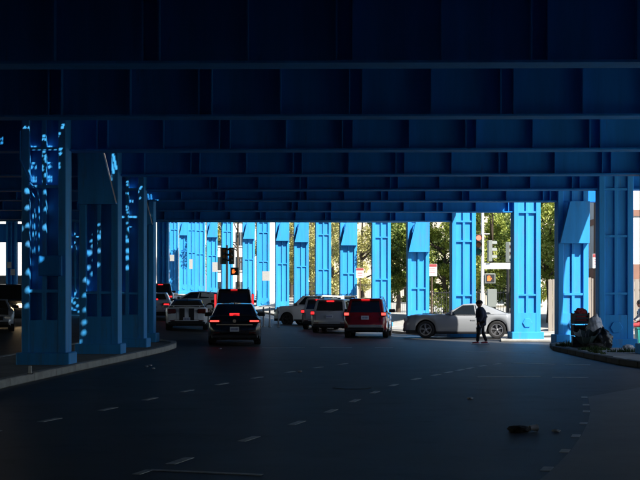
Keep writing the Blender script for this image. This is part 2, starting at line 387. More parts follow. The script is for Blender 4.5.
# longitudinal stringers, hidden mostly between the girders
for xs in (-22, -18, -14, -10.5, 0.6, 3.4, 6.2):
    st = thing('stringer', ordinal([-22, -18, -14, -10.5, 0.6, 3.4, 6.2].index(xs))+' longitudinal stringer from the left under the deck', 'beam', (xs, 0, 0), 0, 'stringers under the deck')
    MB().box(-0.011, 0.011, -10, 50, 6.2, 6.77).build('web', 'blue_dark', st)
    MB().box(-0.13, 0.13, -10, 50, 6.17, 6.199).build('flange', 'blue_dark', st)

# deck with added gratings, their holes shaped to throw chosen sun dots
ZD = 5.0+SP
dots = []
def cl(px, py, s=1.0, a=None): dots.append((px, py, s, a))
col1 = [(25,128),(29.5,128),(63,126),(62,129),(14,97),(18,98),(22,97),(16,101),(21,101),(24,100),(46.5,158),(47,160),(30,171),(46.5,173),(47,175),(36,186)]+[(37.5+3.6*k,134.5) for k in range(7)]+[(39+3.6*k,138) for k in range(6)]+[(34+5.3*k,150.5) for k in range(6)]+[(33.5+4.4*k,154.8) for k in range(7)]+[(33+3.4*k,165.5) for k in range(4)]+[(33+3.4*k,168.8) for k in range(4)]+[(49+3.2*k,165.5) for k in range(4)]+[(49+3.2*k,168.8) for k in range(4)]+[(38,181),(42,180.5),(50,181),(55,181)]
big1 = [(28,191),(46.5,191),(50,200),(28,208),(47,208),(40,204),(36,215),(28,226),(40,222),(21,229),(47,226),(37,240),(29,244),(35,254),(30,272),(36,268),(29,290),(27.5,307),(33,199),(33,231)]
col2 = [(96,156.5),(99.5,156.5),(103,156.5),(97.5,159.6),(101,159.6),(104,159.6),(99.5,224),(97,231),(102,231)]
big2 = [(99.6,236),(94.7,243),(100,250),(94,258),(98.5,264),(92.5,273),(86,280),(91,287),(85,295.5),(85,310),(84.4,322.6),(84,333),(80,343)]
col3 = [(125+3*k,181) for k in range(5)]+[(128+3*k,184) for k in range(4)]+[(141,188),(140,190)]+[(123+3*k,192.7) for k in range(6)]+[(121+3*k,206) for k in range(5)]+[(140,199),(128,209),(128.5,212),(128,222),(127,236)]
big3 = [(122,217),(131,216),(135,217),(122,229.6),(130,228),(123,255),(128.5,250),(123,268),(128,257),(128,267),(123,280.6),(124,291),(123,242),(128,240)]
col4 = []; big4 = [(74+3*(k%3),226+2.9*k) for k in range(30)]+[(72+ (k*5)%7,240+4.4*k) for k in range(16)]
def ch(a, b, n): return [(a[0]+(b[0]-a[0])*k/(n-1), a[1]+(b[1]-a[1])*k/(n-1)) for k in range(n)]
col2 += ch((105.5,156),(111,181),16)+ch((109.5,156),(113.5,174),12)+ch((113,156),(116,170),10)
chain = ch((144,196),(147,208),9)+ch((147.5,196),(150.5,210),10)+ch((150.5,196),(152.5,212),10)
sets = [(29.19, col1, big1, 0.034), (35.09, col2, big2, 0.036), (39.89, col3, big3, 0.036), (44.65, chain, [], 0.03), (74.5, col4, big4, 0.07)]
def make_holes(plane_y, small, big, r0):
    s = F/plane_y; P = []
    for px, py in small: P.append(((px-320)/s, EYE+(300-py)/s, r0))
    for px, py in big:
        cx, cz = (px-320)/s, EYE+(300-py)/s
        if plane_y > 60: P.append((cx, cz, 0.075)); continue
        P.append((cx, cz, random.uniform(.05, .078)))
    return P
openings = []
def grating(plane_y, P, zd, label):
    xs = [x+SUN.x*(zd-z) for x, z, r in P]; ys = [plane_y+SUN.y*(zd-z) for x, z, r in P]
    x0, x1, y0, y1 = min(xs)-0.2, max(xs)+0.2, min(ys)-0.2, max(ys)+0.2
    c = 0.02; nx = int((x1-x0)/c)+1; ny = int((y1-y0)/c)+1
    x1 = x0+nx*c; y1 = y0+ny*c
    hole = set()
    for x, z, r in P:
        # back-project the spot onto the plate
        t = zd-z; gx = x+SUN.x*t; gy = plane_y+SUN.y*t; k = int(r/c)+4
        ci, cj = int((gx-x0)/c), int((gy-y0)/c)
        for i in range(ci-k, ci+k+1):
            for j in range(cj-k, cj+k+1):
                qx, qy = x0+(i+.5)*c, y0+(j+.5)*c
                tt = (qy-plane_y)/SUN.y; zz = zd-tt; xx = qx-SUN.x*tt
                if (xx-x)**2+((zz-z)*1.15)**2 < r*r: hole.add((i, j))
    m = MB()
    for j in range(ny):
        i = 0
        while i < nx:
            if (i, j) in hole: i += 1; continue
            k = i
            while k < nx and (k, j) not in hole: k += 1
            m.add([(x0+i*c, y0+j*c, 0), (x0+k*c, y0+j*c, 0), (x0+k*c, y0+(j+1)*c, 0), (x0+i*c, y0+(j+1)*c, 0)], [(0, 1, 2, 3)])
            i = k
    t = thing('deck_grating', label, 'grating', (0, 0, zd+0.02))
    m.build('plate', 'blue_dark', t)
    for xx in (x0-0.03, x1+0.03): MB().box(xx-0.03, xx+0.03, y0, y1, -0.05, 0.05).build('frame_bar', 'blue_dark', t)
    openings.append((x0, x1, y0, y1))
for (py_, a, b, r0), lab in zip(sets, ['perforated grating in the deck before the nearest island column', 'perforated grating in the deck before the second island column', 'perforated grating in the deck before the third island column', 'perforated grating in the deck before the island tip', 'perforated grating in the deck before the outer left column']):
    grating(py_, make_holes(py_, a, b, r0), zb(py_)+SP, lab)
# deck: strips between successive depths, broken round the gratings
dk = MB()
def deck_edges(y):
    if y <= 50.6: return -70.0, edge(y)  # deck stretched unseen to the left and rear to darken the island columns
    rr = right_row
    for (xa, ya), (xb, yb_) in zip(rr, rr[1:]):
        if ya <= y <= yb_:
            xc = xa+(xb-xa)*(y-ya)/(yb_-ya); break
    else: xc = rr[-1][0]-0.3*(y-148)
    return (-70 if y < 100 else -44), xc+0.25
ys = sorted(set([-150, -20, 0, 10, 20, 36, 42, 48.5, 50.6, 53.5, 57]+[round(q[1], 3) for q in right_row if q[1] > 50]+[151]+[v for o in openings for v in o[2:]]))
for ya, yb_ in zip(ys, ys[1:]):
    la, ra = deck_edges(ya+1e-4); lb, rb = deck_edges(yb_-1e-4)
    za, zbb = zb(ya)+SP+0.001, zb(yb_)+SP+0.001
    cuts = sorted([(o[0], o[1]) for o in openings if o[2] < (ya+yb_)/2 < o[3]])
    x0a, x0b = la, lb
    spans = []
    for c0, c1 in cuts: spans.append((x0a, x0b, c0, c0)); x0a = x0b = c1
    spans.append((x0a, x0b, ra, rb))
    for a0, b0, a1, b1 in spans:
        vs = [(a0, ya, za), (a1, ya, za), (b1, yb_, zbb), (b0, yb_, zbb)]
        dk.add(vs+[(x, y, z+0.28) for x, y, z in vs], [(3,2,1,0), (4,5,6,7), (0,1,5,4), (1,2,6,5), (2,3,7,6), (3,0,4,7)])
deck = thing('viaduct_deck', 'dark underside of the elevated road deck over the whole street', 'deck')
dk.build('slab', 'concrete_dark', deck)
pr = MB()
EY = [-150, 0, 36, 42, 48.5, 50.6]+[q[1] for q in right_row if q[1] > 51]
for ya, yb_ in zip(EY, EY[1:]):
    xa, xb = deck_edges(ya+1e-4)[1]-0.2, deck_edges(yb_-1e-4)[1]-0.2
    za, z2 = zb(ya)+SP+0.285, zb(yb_)+SP+0.285
    a = [(xa-.12, ya, za), (xa+.12, ya, za), (xb+.12, yb_, z2), (xb-.12, yb_, z2)]
    pr.add(a+[(x, y, z+0.25) for x, y, z in a], [(3,2,1,0), (4,5,6,7), (0,1,5,4), (1,2,6,5), (2,3,7,6), (3,0,4,7)])
pr.build('edge_upstand', 'concrete', deck)

# fittings on the nearest island column
jb = thing('junction_box', 'square blue steel box fixed on the nearest island column', 'box', (-6.2, 29.17, EYE+(300-266)/44.3))
MB().box(-0.1, 0.42, -0.10, -0.003, -0.23, 0.23).build('case', 'blue_dark', jb, bevel=0.015)
MB().box(-0.07, 0.39, -0.115, -0.1005, -0.2, 0.2).build('lid', 'blue_dark', jb, bevel=0.006)
cd = thing('conduit', 'bent pipe conduit climbing the nearest island column', 'pipe', (-6.2, 29.2, 0))
MB().tube([(-0.52, -0.06, 5.4), (-0.52, -0.06, 4.75), (-0.32, -0.06, 4.25), (-0.12, -0.06, 4.05), (-0.1, -0.06, 3.8), (-0.1, -0.06, 2.62)], 0.02, 8).build('pipe', 'blue_dark', cd, smooth=40)
MB().tube([(-0.28, -0.06, 4.05), (-0.2, -0.06, 3.9), (-0.2, -0.06, 2.62)], 0.016, 8).build('pipe', 'blue_dark', cd, smooth=40)
# ------------------------------------------------------------------ road markings
marks = []
def stripe(p0, p1, wd, name='road_marking'):
    a, b = Vector((*p0, 0)), Vector((*p1, 0)); t = (b-a).normalized(); n = Vector((-t.y, t.x, 0))*wd/2
    q = [a-n, b-n, b+n, a+n]
    m = MB().add([(v.x, v.y, gz(v.x, v.y)+0.005) for v in q]+[(v.x, v.y, gz(v.x, v.y)-0.01) for v in q], [(0,1,2,3), (0,4,5,1), (1,5,6,2), (2,6,7,3), (3,7,4,0)])
    return tag(m.build(name, 'road_paint'), kind='structure')
def dashes(pts, ln, wd):
    for k, p in enumerate(pts):
        a = Vector(pts[max(0, k-1)]); b = Vector(pts[min(len(pts)-1, k+1)]); t = (b-a).normalized(); c = Vector(p)
        stripe(c-t*ln/2, c+t*ln/2, wd)
dashes([G(*p) for p in [(110,486),(180,461),(249,439),(297,423),(331,411),(355,400.7),(375,392.3),(393.5,385.2),(416,379),(436,375),(448,372.4),(460,370),(470,368.2),(482,366),(497,364)]], 0.55, 0.10)
dashes([G(*p) for p in [(-12,433),(50,420),(108,409),(150,399),(187,391),(222,384),(257,377.7),(290,372),(318,367.5),(343,364)]], 0.55, 0.10)
dashes([G(*p) for p in [(547,469),(565,451),(576,436),(583.5,423.5),(586.5,411.5),(586,405),(584.5,397.5)]], 0.30, 0.10)
for a, b, wd in [((478,377), (541,376.6), .2), ((552,377.4), (588,377.6), .2), ((513,363.2), (555,364.3), .22), ((565,364.6), (590,365), .2), ((320,347.5), (352,347.5), .3), ((375,347.5), (393,347.5), .3), ((262,347.6), (305,347.6), .3), ((466,352), (492,352.2), .2), ((508,352.4), (535,352.8), .2), ((136,474.5), (150,470), .08), ((150,470), (262,475), .08)]:
    stripe(G(*a), G(*b), wd)

mh = thing('manhole_cover', 'round iron manhole cover in the middle lane', 'manhole', (*G(352, 388), .001))
MB().lathe([(.36, 0), (.36, .006), (.3, .0065)], 'Z', 28).build('frame_ring', 'kerb_black', mh)
MB().lathe([(.31, .0066), (.31, .010)], 'Z', 28).build('lid', 'iron_black', mh)
# ------------------------------------------------------------------ cars
wheel_cache = {}
def wheel_meshes(r, wd, rim):
    k = (r, wd, rim)
    if k in wheel_cache: return wheel_cache[k]
    h = wd/2; ri = r*0.68
    ty = MB().lathe([(ri, -h*.8), (r*.86, -h), (r*.96, -h*.9), (r, -h*.6), (r, h*.6), (r*.96, h*.9), (r*.86, h), (ri, h*.8)], 'X', 28, closed=True).mesh('tyre', 'rubber', smooth=40)
    m = MB().lathe([(ri+.004, -h*.75), (ri+.004, h*.78), (ri*.9, h*.8), (ri*.88, h*.3), (ri*.86, -h*.6)], 'X', 28, closed=True)
    m.lathe([(r*.13, h*.2), (r*.13, h*.72), (r*.08, h*.8)], 'X', 12)
    for q in range(5):
        a = 2*math.pi*q/5
        mt = Matrix.Rotation(a, 4, 'X')
        m.box(h*.35, h*.68, -r*.055, r*.055, r*.08, ri*.9, mt)
        mt2 = Matrix.Rotation(a+0.28, 4, 'X'); m.box(h*.35, h*.62, -r*.03, r*.03, r*.08, ri*.9, mt2)
    rm = m.mesh('rim', rim)
    bk = MB().lathe([(ri*.85, -h*.1), (ri*.85, h*.05)], 'X', 20).mesh('brake_disc', 'rim_dark')
    wheel_cache[k] = (ty, rm, bk); return wheel_cache[k]
def interp(tab, t):
    for (a, va), (b, vb) in zip(tab, tab[1:]):
        if t <= b:
            k = (t-a)/(b-a) if b > a else 0
            k = k*k*(3-2*k)*.5+k*.5
            return va+(vb-va)*k
    return tab[-1][1]
STY = {
 'sedan': dict(L=4.85, W=1.85, H=1.45, r=0.33, wb=2.78, fo=0.95, sill=0.22,
   top=[(0, .62), (.012, .80), (.03, .99), (.10, 1.03), (.2, 1.02), (.6, .96), (.72, .94), (.86, .86), (.95, .74), (.985, .62), (1, .5)],
   cab=dict(rb=.075, rt=.26, ft=.54, fb=.745, wr=.70)),
 'coupe': dict(L=5.02, W=1.92, H=1.46, r=0.365, wb=2.95, fo=0.95, sill=0.22,
   top=[(0, .70), (.012, .88), (.03, 1.03), (.12, 1.03), (.3, 1.0), (.6, .97), (.70, 1.0), (.88, .98), (.955, .93), (.985, .80), (1, .6)],
   cab=dict(rb=.125, rt=.335, ft=.50, fb=.665, wr=.66)),
 'suv': dict(L=4.65, W=1.86, H=1.70, r=0.36, wb=2.70, fo=0.92, sill=0.28,
   top=[(0, .66), (.01, .90), (.022, 1.05), (.1, 1.08), (.6, 1.05), (.72, 1.06), (.88, .98), (.955, .86), (.985, .7), (1, .55)],
   cab=dict(rb=.018, rt=.085, ft=.56, fb=.73, wr=.78)),
 'bigsuv': dict(L=5.2, W=2.05, H=1.92, r=0.40, wb=2.95, fo=0.98, sill=0.32,
   top=[(0, .70), (.01, 1.0), (.02, 1.16), (.1, 1.19), (.6, 1.18), (.72, 1.2), (.9, 1.15), (.96, 1.05), (.985, .9), (1, .62)],
   cab=dict(rb=.016, rt=.05, ft=.60, fb=.735, wr=.83)),
}
def car(name, label, cat, loc, head, sty, paint, tail='tail_off', rim='rim_silver', group=None, lights=None, trim='black_plastic', **kw):
    """head: 0 drives away from the camera, positive turns left"""
    S = dict(STY[sty]); S.update(kw.get('over', {}))
    t = thing(name, label, cat, (loc[0], loc[1], gz(*loc)+0.003), R(head), group)
    L, W, H, r = S['L'], S['W'], S['H'], S['r']; hw = W/2; sill = S['sill']
    yf = L/2-S['fo']; yr = yf-S['wb']; ra = r+0.055
    st = set([-L/2+L*k/60 for k in range(61)])
    for c in (yf, yr):
        for k in range(-8, 9): st.add(c+ra*math.sin(k/8*math.pi/2))
    st = sorted(st); st = [y for i, y in enumerate(st) if i == 0 or y-st[i-1] > 0.012]
    wt = [(0, .80), (.012, .90), (.04, .955), (.12, .99), (.3, 1), (.7, 1), (.86, .975), (.94, .92), (.98, .84), (1, .74)]
    bt = [(0, sill+.18), (.02, sill+.06), (.08, sill), (.9, sill), (.97, sill+.02), (1, sill+.12)]
    vs = []; n = 13; crown = 0.03
    cab = S['cab']; belt = None
    for y in st:
        u = (y+L/2)/L; tz = interp(S['top'], u); wz = hw*interp(wt, u); b = interp(bt, u)
        for c in (yf, yr):
            if abs(y-c) < ra: b = max(b, r+math.sqrt(ra*ra-(y-c)**2))
        hgt = tz-b
        def zz(f): return b+hgt*f
        half = [(.955, b), (.985, b+min(.12, hgt*.25)), (1.0, zz(.5)), (.985, zz(.74)), (.955, zz(.9)), (.86, tz)]
        row = [(-f*wz, y, z) for f, z in half]+[(0, y, tz+crown)]+[(f*wz, y, z) for f, z in reversed(half)]
        vs += row
    k = len(st)
    fs = [(i*n+j, i*n+j+1, (i+1)*n+j+1, (i+1)*n+j) for i in range(k-1) for j in range(n-1)]
    fs += [tuple(range(n)), tuple(range((k-1)*n, k*n))]
    MB().add(vs, fs).build('body', paint, t, smooth=38)
    MB().box(-hw*.93, hw*.93, -L/2+.12, L/2-.12, sill-.03, sill+.12).box(-hw*.72, hw*.72, -L/2+.16, L/2-.16, sill+.1, S['top'][4][1]-.08).build('underbody', 'rubber', t)
    # cabin
    Y = lambda u: -L/2+u*L
    zbl = min(interp(S['top'], .3), interp(S['top'], .6))-0.02
    wb_, wr = hw*.925, hw*cab['wr']; zt = H-0.035
    zf = interp(S['top'], cab['fb'])-0.02; zr = interp(S['top'], cab['rb'])-0.03
    q = {}
    for s in (-1, 1):
        q['fb', s] = Vector((s*wb_*.93, Y(cab['fb']), zf)); q['rb', s] = Vector((s*wb_*.93, Y(cab['rb']), zr))
        q['ft', s] = Vector((s*wr*.95, Y(cab['ft']), zt)); q['rt', s] = Vector((s*wr*.93, Y(cab['rt']), zt-.015))
        q['mb', s] = Vector((s*wb_, Y((cab['fb']+cab['rb'])/2), zbl)); q['mt', s] = Vector((s*wr, Y((cab['ft']+cab['rt'])/2), H-.012))
    order = [('fb', -1), ('fb', 1), ('mb', 1), ('rb', 1), ('rb', -1), ('mb', -1), ('ft', -1), ('ft', 1), ('mt', 1), ('rt', 1), ('rt', -1), ('mt', -1)]
    ix = {o: i for i, o in enumerate(order)}
    mb = MB(); rc = Vector((0, Y((cab['ft']+cab['rt'])/2), H+.005))
    mb.add([q[o] for o in order]+[rc], [(0, 1, 7, 6), (1, 2, 8, 7), (2, 3, 9, 8), (3, 4, 10, 9), (4, 5, 11, 10), (5, 0, 6, 11), (6, 7, 12), (7, 8, 12), (8, 9, 12), (9, 10, 12), (10, 11, 12), (11, 6, 12)])
    me = bpy.data.meshes.new('cabin'); me.from_pydata(mb.v, [], mb.f); bm = bmesh.new(); bm.from_mesh(me)
    bmesh.ops.recalc_face_normals(bm, faces=bm.faces)
    bmesh.ops.bevel(bm, geom=[e for e in bm.edges if len(e.link_faces) == 2 and e.calc_face_angle(0) > .35], offset=.05, segments=3, affect='EDGES', profile=.6)
    bm.to_mesh(me); bm.free(); me.materials.append(M[kw.get('roof', paint)])
    for p in me.polygons: p.use_smooth = True
    me.set_sharp_from_angle(angle=R(50)); put('cabin', me, t)
    def pane(nm, a, b, c, d, u0, u1, v0, v1, gm='car_glass', off=.006):
        # a,b bottom corners, c,d top corners (c above b, d above a)
        pts = []
        N = (b-a).cross(d-a).normalized()
        ctr = (a+b+c+d)/4
        if N.dot(ctr-Vector((0, ctr.y*.6, .9))) < 0: N = -N
        for u, v in ((u0, v0), (u1, v0), (u1, v1), (u0, v1)):
            lo = a.lerp(b, u); hi = d.lerp(c, u); pts.append(lo.lerp(hi, v)+N*off)
        return MB().extr(pts, -N*.02).build(nm, gm, t)
    pane('windscreen', q['fb', -1], q['fb', 1], q['ft', 1], q['ft', -1], .06, .94, .06, .92)
    pane('rear_window', q['rb', -1], q['rb', 1], q['rt', 1], q['rt', -1], .09, .91, .16, .9)
    lo = .12 if sty != 'coupe' else .05
    for s in (-1, 1):
        f1 = .26 if sty in ('suv', 'bigsuv') else .40
        pane('side_window', q['mb', s], q['fb', s], q['ft', s], q['mt', s], .04 if sty != 'coupe' else .01, .80 if sty != 'coupe' else .86, lo, .88)
        if sty == 'coupe':
            pane('side_window', q['rb', s], q['mb', s], q['mt', s], q['rt', s], .50, .95, lo+.06, .86)
        else:
            pane('side_window', q['rb', s], q['mb', s], q['mt', s], q['rt', s], .50, .97, lo, .88)
            pane('side_window', q['rb', s], q['mb', s], q['mt', s], q['rt', s], .14 if sty != 'sedan' else .26, .46, lo+.04, .84)
    # mirrors, doors, handles
    for s in (-1, 1):
        ym = Y(cab['fb'])-.38
        MB().box(min(s*hw*.9, s*(hw+.19)), max(s*hw*.9, s*(hw+.19)), ym, ym+.1, zbl+.02, zbl+.17).build('mirror', trim if sty != 'coupe' else paint, t, bevel=.03)
        for yh in ((Y((cab['fb']+cab['rb'])/2)+.12,) if sty == 'coupe' else (Y((cab['fb']+cab['rb'])/2)+.1, Y((cab['fb']+cab['rb'])/2)-.85)):
            MB().box(min(s*hw*.985, s*(hw+.012)), max(s*hw*.985, s*(hw+.012)), yh-.1, yh+.1, zbl-.2, zbl-.165).build('handle', kw.get('handle', paint), t)
            MB().box(min(s*hw*.99, s*(hw+.003)), max(s*hw*.99, s*(hw+.003)), yh-.17, yh-.16, sill+.12, zbl-.1).build('door_seam', 'rubber', t)
    # bumpers
    MB().box(-hw*.86, hw*.86, -L/2-.02, -L/2+.2, sill+.02, sill+.16).build('rear_bumper', kw.get('bumper', trim), t, bevel=.03)
    MB().box(-hw*.74, hw*.74, L/2-.12, L/2+.015, sill+.05, sill+.22).build('front_bumper', trim, t, bevel=.03)
    MB().box(-hw*.5, hw*.5, L/2-.06, L/2+.012, sill+.26, sill+.42).build('grille', 'black_plastic', t, bevel=.01)
    # wheels
    for yy in (yf, yr):
        for s in (-1, 1):
            ty, rm, bk = wheel_meshes(r, .235, rim)
            wh = put('wheel', ty, t, (s*(hw-.125), yy, r)); wh.rotation_euler.z = 0 if s > 0 else math.pi
            put('rim', rm, wh); put('brake_disc', bk, wh)
    # lamps
    tz = kw.get('tz', (zr-.30, zr-.12)); tx = kw.get('tx', (.46, .90))
    for s in (-1, 1):
        x0, x1 = sorted((s*hw*tx[0], s*hw*tx[1]))
        tl = MB().box(x0, x1, -L/2-.012, -L/2+.25, tz[0], tz[1]).build('tail_light', 'tail_off' if tail != 'tail_off' else tail, t, bevel=.035)
        if tail != 'tail_off':
            m_ = (x0+x1)/2; e = (x1-x0)*.36
            MB().box(m_-e, m_+e, -L/2-.022, -L/2, tz[0]+.035, tz[1]-.035).build('lit_lens', tail, tl, bevel=.02)
        x0, x1 = sorted((s*hw*.52, s*hw*.84))
        MB().box(x0, x1, L/2-.24, L/2-.03, S['top'][-3][1]-.24, S['top'][-3][1]-.08).build('headlight', 'lamp_on' if lights else 'lamp_clear', t, bevel=.03)
    if kw.get('stop', tail != 'tail_off'):
        zs_ = kw.get('stopz', None); ys_ = kw.get('stopy', None)
        if zs_ is None:
            zs_ = zt-.06; ys_ = Y(cab['rt'])-.05
            if sty in ('sedan', 'coupe'): zs_ = zr+.09; ys_ = Y(cab['rb'])+.06
        MB().box(-.17, .17, ys_-.05, ys_+.05, zs_-.025, zs_+.025).build('brake_light', 'tail_on', t, bevel=.006)
    pz = kw.get('pz', sill+.42)
    pl = MB().box(-.155, .155, -L/2-.028, -L/2, pz-.08, pz+.08).build('licence_plate', 'plate_white', t)
    for k in range(6): MB().box(-.125+k*.044, -.125+k*.044+.026, -L/2-.0305, -L/2-.0283, pz-.035, pz+.035).build('print', 'plate_print', pl)
    if not kw.get('noexh'):
        for s in (-1, 1): MB().lathe([(.045, -L/2-.03), (.045, -L/2+.2)], 'Y', 10, (s*hw*.55, 0, sill+.01)).build('exhaust', 'rim_dark', t)
    if sty in ('suv', 'bigsuv'):
        for s in (-1, 1):
            MB().tube([(s*wr*.86, Y(cab['rt'])+.15, H+.0), (s*wr*.86, Y(cab['rt'])+.22, H+.045), (s*wr*.86, Y(cab['ft'])-.22, H+.045), (s*wr*.86, Y(cab['ft'])-.12, H)], .016, 6).build('roof_rail', trim, t)
        MB().box(-wr*.85, wr*.85, Y(cab['rt'])-.16, Y(cab['rt'])+.12, H-.055, H-.02).build('roof_spoiler', paint, t, bevel=.012)
    for s in (-1, 1):
        MB().box(min(s*hw*.55, s*hw*.78), max(s*hw*.55, s*hw*.78), -L/2-.03, -L/2+.05, sill+.2, sill+.235).build('reflector', 'tail_off', t)
        xs_ = s*hw*tx[0]-s*.02
        MB().box(xs_-.005, xs_+.005, -L/2-.006, -L/2+.1, sill+.3, zr-.1).build('boot_seam', 'rubber', t)
        # bright trim line under the side glass
        MB().tube([q['rb', s]+Vector((s*.012, .12, .02)), q['mb', s]+Vector((s*.015, 0, .03)), q['fb', s]+Vector((s*.012, -.1, .02))], .009, 5).build('waist_trim', 'chrome' if sty != 'coupe' else 'black_plastic', t)
        MB().box(min(s*hw*.93, s*hw*.992), max(s*hw*.93, s*hw*.992), yr+ra+.03, yf-ra-.03, sill-.02, sill+.07).build('sill_trim', 'black_plastic', t, bevel=.015)
    MB().box(-hw*.6, hw*.6, -L/2-.006, -L/2+.1, sill+.255, sill+.265).build('boot_seam', 'rubber', t)
    MB().tube([(0, Y(cab['rt'])+.25, H-.02), (0, Y(cab['rt'])+.05, H+.09)], [.02, .006], 6).build('antenna', 'black_plastic', t)
    MB().tube([(-.05, -L/2+L*cab['rb']-.02, zr+.06), (.3, -L/2+L*cab['rb']+.02, zr+.10)], .008, 5).build('wiper', 'black_plastic', t)
    return t, S, dict(Y=Y, hw=hw, zr=zr, zbl=zbl, L=L, q=q, wr=wr, sill=sill)
g_q = 'cars waiting under the viaduct'
# black sedan
c, S_, D = car('black_sedan', 'black sedan with brake lights on, nearest car on the road', 'car', (-3.08, 44.6+2.4), 3.5, 'sedan', 'car_black', 'tail_hot', 'rim_dark', g_q, tx=(.50, .97), tz=(.78, .90), pz=.56)
MB().box(-.62, .62, -2.44, -2.40, .70, .735).build('chrome_strip', 'chrome', c)
MB().lathe([(.06, -2.44), (.06, -2.415)], 'Y', 14, (0, 0, .84)).build('badge', 'chrome', c)
# black large SUV with tall lights
c, S_, D = car('black_suv', 'large black SUV with tall vertical red lights, ahead of the black sedan', 'car', (X(230.5, 66), 66+2.6), 4, 'bigsuv', 'car_black_blue', 'tail_on', 'rim_dark', g_q, tx=(.86, .985), tz=(.78, 1.66), pz=1.12, stopz=1.86, stopy=-2.44)
# white muscle coupe with stripes
c, S_, D = car('white_coupe', 'white sports coupe with twin black stripes beside the traffic island', 'car', (X(182, 58), 58+2.4), 5, 'coupe', 'car_white', 'tail_off', 'rim_dark', g_q, tx=(.50, .9), tz=(.74, .96), pz=.50, over=dict(L=4.8, H=1.38), roof='car_dark')
for s in (-1, 1):
    MB().box(s*.21-.12, s*.21+.12, -2.415, -2.395, .45, .98).build('stripe', 'stripe_black', c)
    MB().extr([(s*.21-.12, -2.25, 1.068), (s*.21+.12, -2.25, 1.068), (s*.21+.12, -1.8, 1.072), (s*.21-.12, -1.8, 1.072)], (0, 0, .004)).build('stripe', 'stripe_black', c)
sp = MB().box(-.78, .78, -2.42, -2.2, 1.08, 1.11).box(-.6, -.55, -2.36, -2.26, 1.0, 1.082).box(.55, .6, -2.36, -2.26, 1.0, 1.082).build('spoiler', 'car_white', c)
MB().box(-.7, .7, -2.43, -2.3, .3, .42).build('diffuser', 'black_plastic', c, bevel=.02)
# cars behind it
car('silver_sedan', 'pale sedan with red tail light, half hidden behind the island columns', 'car', (X(150, 70), 70+2.4), 6, 'sedan', 'car_white', 'tail_on', 'rim_silver', g_q)
car('dark_suv', 'dark car far up the street, top left of the queue', 'car', (X(160, 92), 92), 8, 'suv', 'car_dark', 'tail_on', 'rim_silver', g_q)
car('white_sedan', 'white sedan seen side-on far behind the striped coupe', 'car', (X(197, 84), 84), 72, 'sedan', 'car_white', 'tail_off', 'rim_silver', g_q)
# white SUV facing left
car('white_suv', 'white SUV seen from the side, facing left in front of the sunlit columns', 'car', (X(316, 76), 76), 62, 'bigsuv', 'car_white', 'tail_off', 'rim_dark', g_q, over=dict(L=4.85, W=1.93, H=1.80, r=.39))
# two silver SUVs and red SUV
car('silver_suv', 'silver SUV with one red light showing, left one of the silver pair', 'car', (X(325, 67), 67+2.3), -9, 'suv', 'car_silver', 'tail_on', 'rim_dark', g_q, tx=(.74, .98), tz=(.86, 1.06), pz=.8, over=dict(H=1.66))
car('silver_suv', 'silver SUV right beside the red SUV, right one of the silver pair', 'car', (X(337, 61), 61+2.3), -9, 'suv', 'car_silver', 'tail_on', 'rim_dark', g_q, tx=(.74, .98), tz=(.86, 1.06), pz=.8, over=dict(H=1.62))
c, S_, D = car('red_suv', 'dark red SUV with brake lights on in the middle of the street', 'car', (X(366, 54.2)+.2, 54.2+2.3), -6, 'suv', 'car_red', 'tail_hot', 'rim_dark', g_q, tx=(.70, .97), tz=(.92, 1.10), pz=.86, over=dict(H=1.68), stopz=1.62, stopy=-1.98)
MB().box(-.72, .72, -2.36, -2.30, .44, .56).build('skid_plate', 'metal_grey', c, bevel=.02)
# grey coupe crossing
c, S_, D = car('grey_coupe', 'light grey sports coupe seen side-on, crossing between the columns', 'car', (X(465, 54.6), 54.9), 81, 'coupe', 'car_grey', 'tail_off', 'rim_silver', g_q, tx=(.1, .92), tz=(.80, .95))
MB().box(-.975, -.955, -2.25, -2.08, .70, .76).box(.93, .957, -2.22, -2.08, .70, .76).build('side_marker', 'marker_amber', c)
MB().box(-.35, .35, 1.05, 1.75, .985, 1.03).build('bonnet_scoop', 'black_plastic', c, bevel=.02)
# oncoming cars on the far left
car('silver_hatchback', 'silver car facing the camera, cut by the left edge of the picture', 'car', (X(-9, 53)-.5, 53+2.1), 194, 'sedan', 'car_silver', 'tail_off', 'rim_silver', 'oncoming cars at the left edge', over=dict(L=4.4, H=1.36))
car('dark_sedan', 'dark oncoming car with lit headlights at the left edge', 'car', (X(6, 60)-.6, 60+2.4), 193, 'bigsuv', 'car_dark', 'tail_off', 'rim_silver', 'oncoming cars at the left edge', lights=True)

# ------------------------------------------------------------------ signals, signs, poles
def head_sig(parent, x, y, z, rz, on, m='signal_body'):
    mt = Matrix.Translation((x, y, z)) @ Matrix.Rotation(rz, 4, 'Z')
    b = MB().box(-.17, .17, -.1, .1, -.53, .53, mt).build('signal_head', m, parent, bevel=.02)
    for k, (zz, nm) in enumerate(((.35, 'sig_red_on' if on else 'sig_amber'), (0, 'sig_amber'), (-.35, 'sig_green'))):
        v = [mt @ Vector((.13*math.cos(q/16*2*math.pi), -.105, zz+.13*math.sin(q/16*2*math.pi))) for q in range(16)]
        MB().extr(v, mt.to_3x3() @ Vector((0, -.02, 0))).build('lens', nm, b)
        vs = []
        for q in range(9):
            a = math.pi*q/8
            for yy in (-.1, -.34): vs.append(mt @ Vector((.155*math.cos(a), yy, zz+.155*math.sin(a))))
        MB().add(vs, [(2*q, 2*q+2, 2*q+3, 2*q+1) for q in range(8)]).build('visor', m, b)
    return b
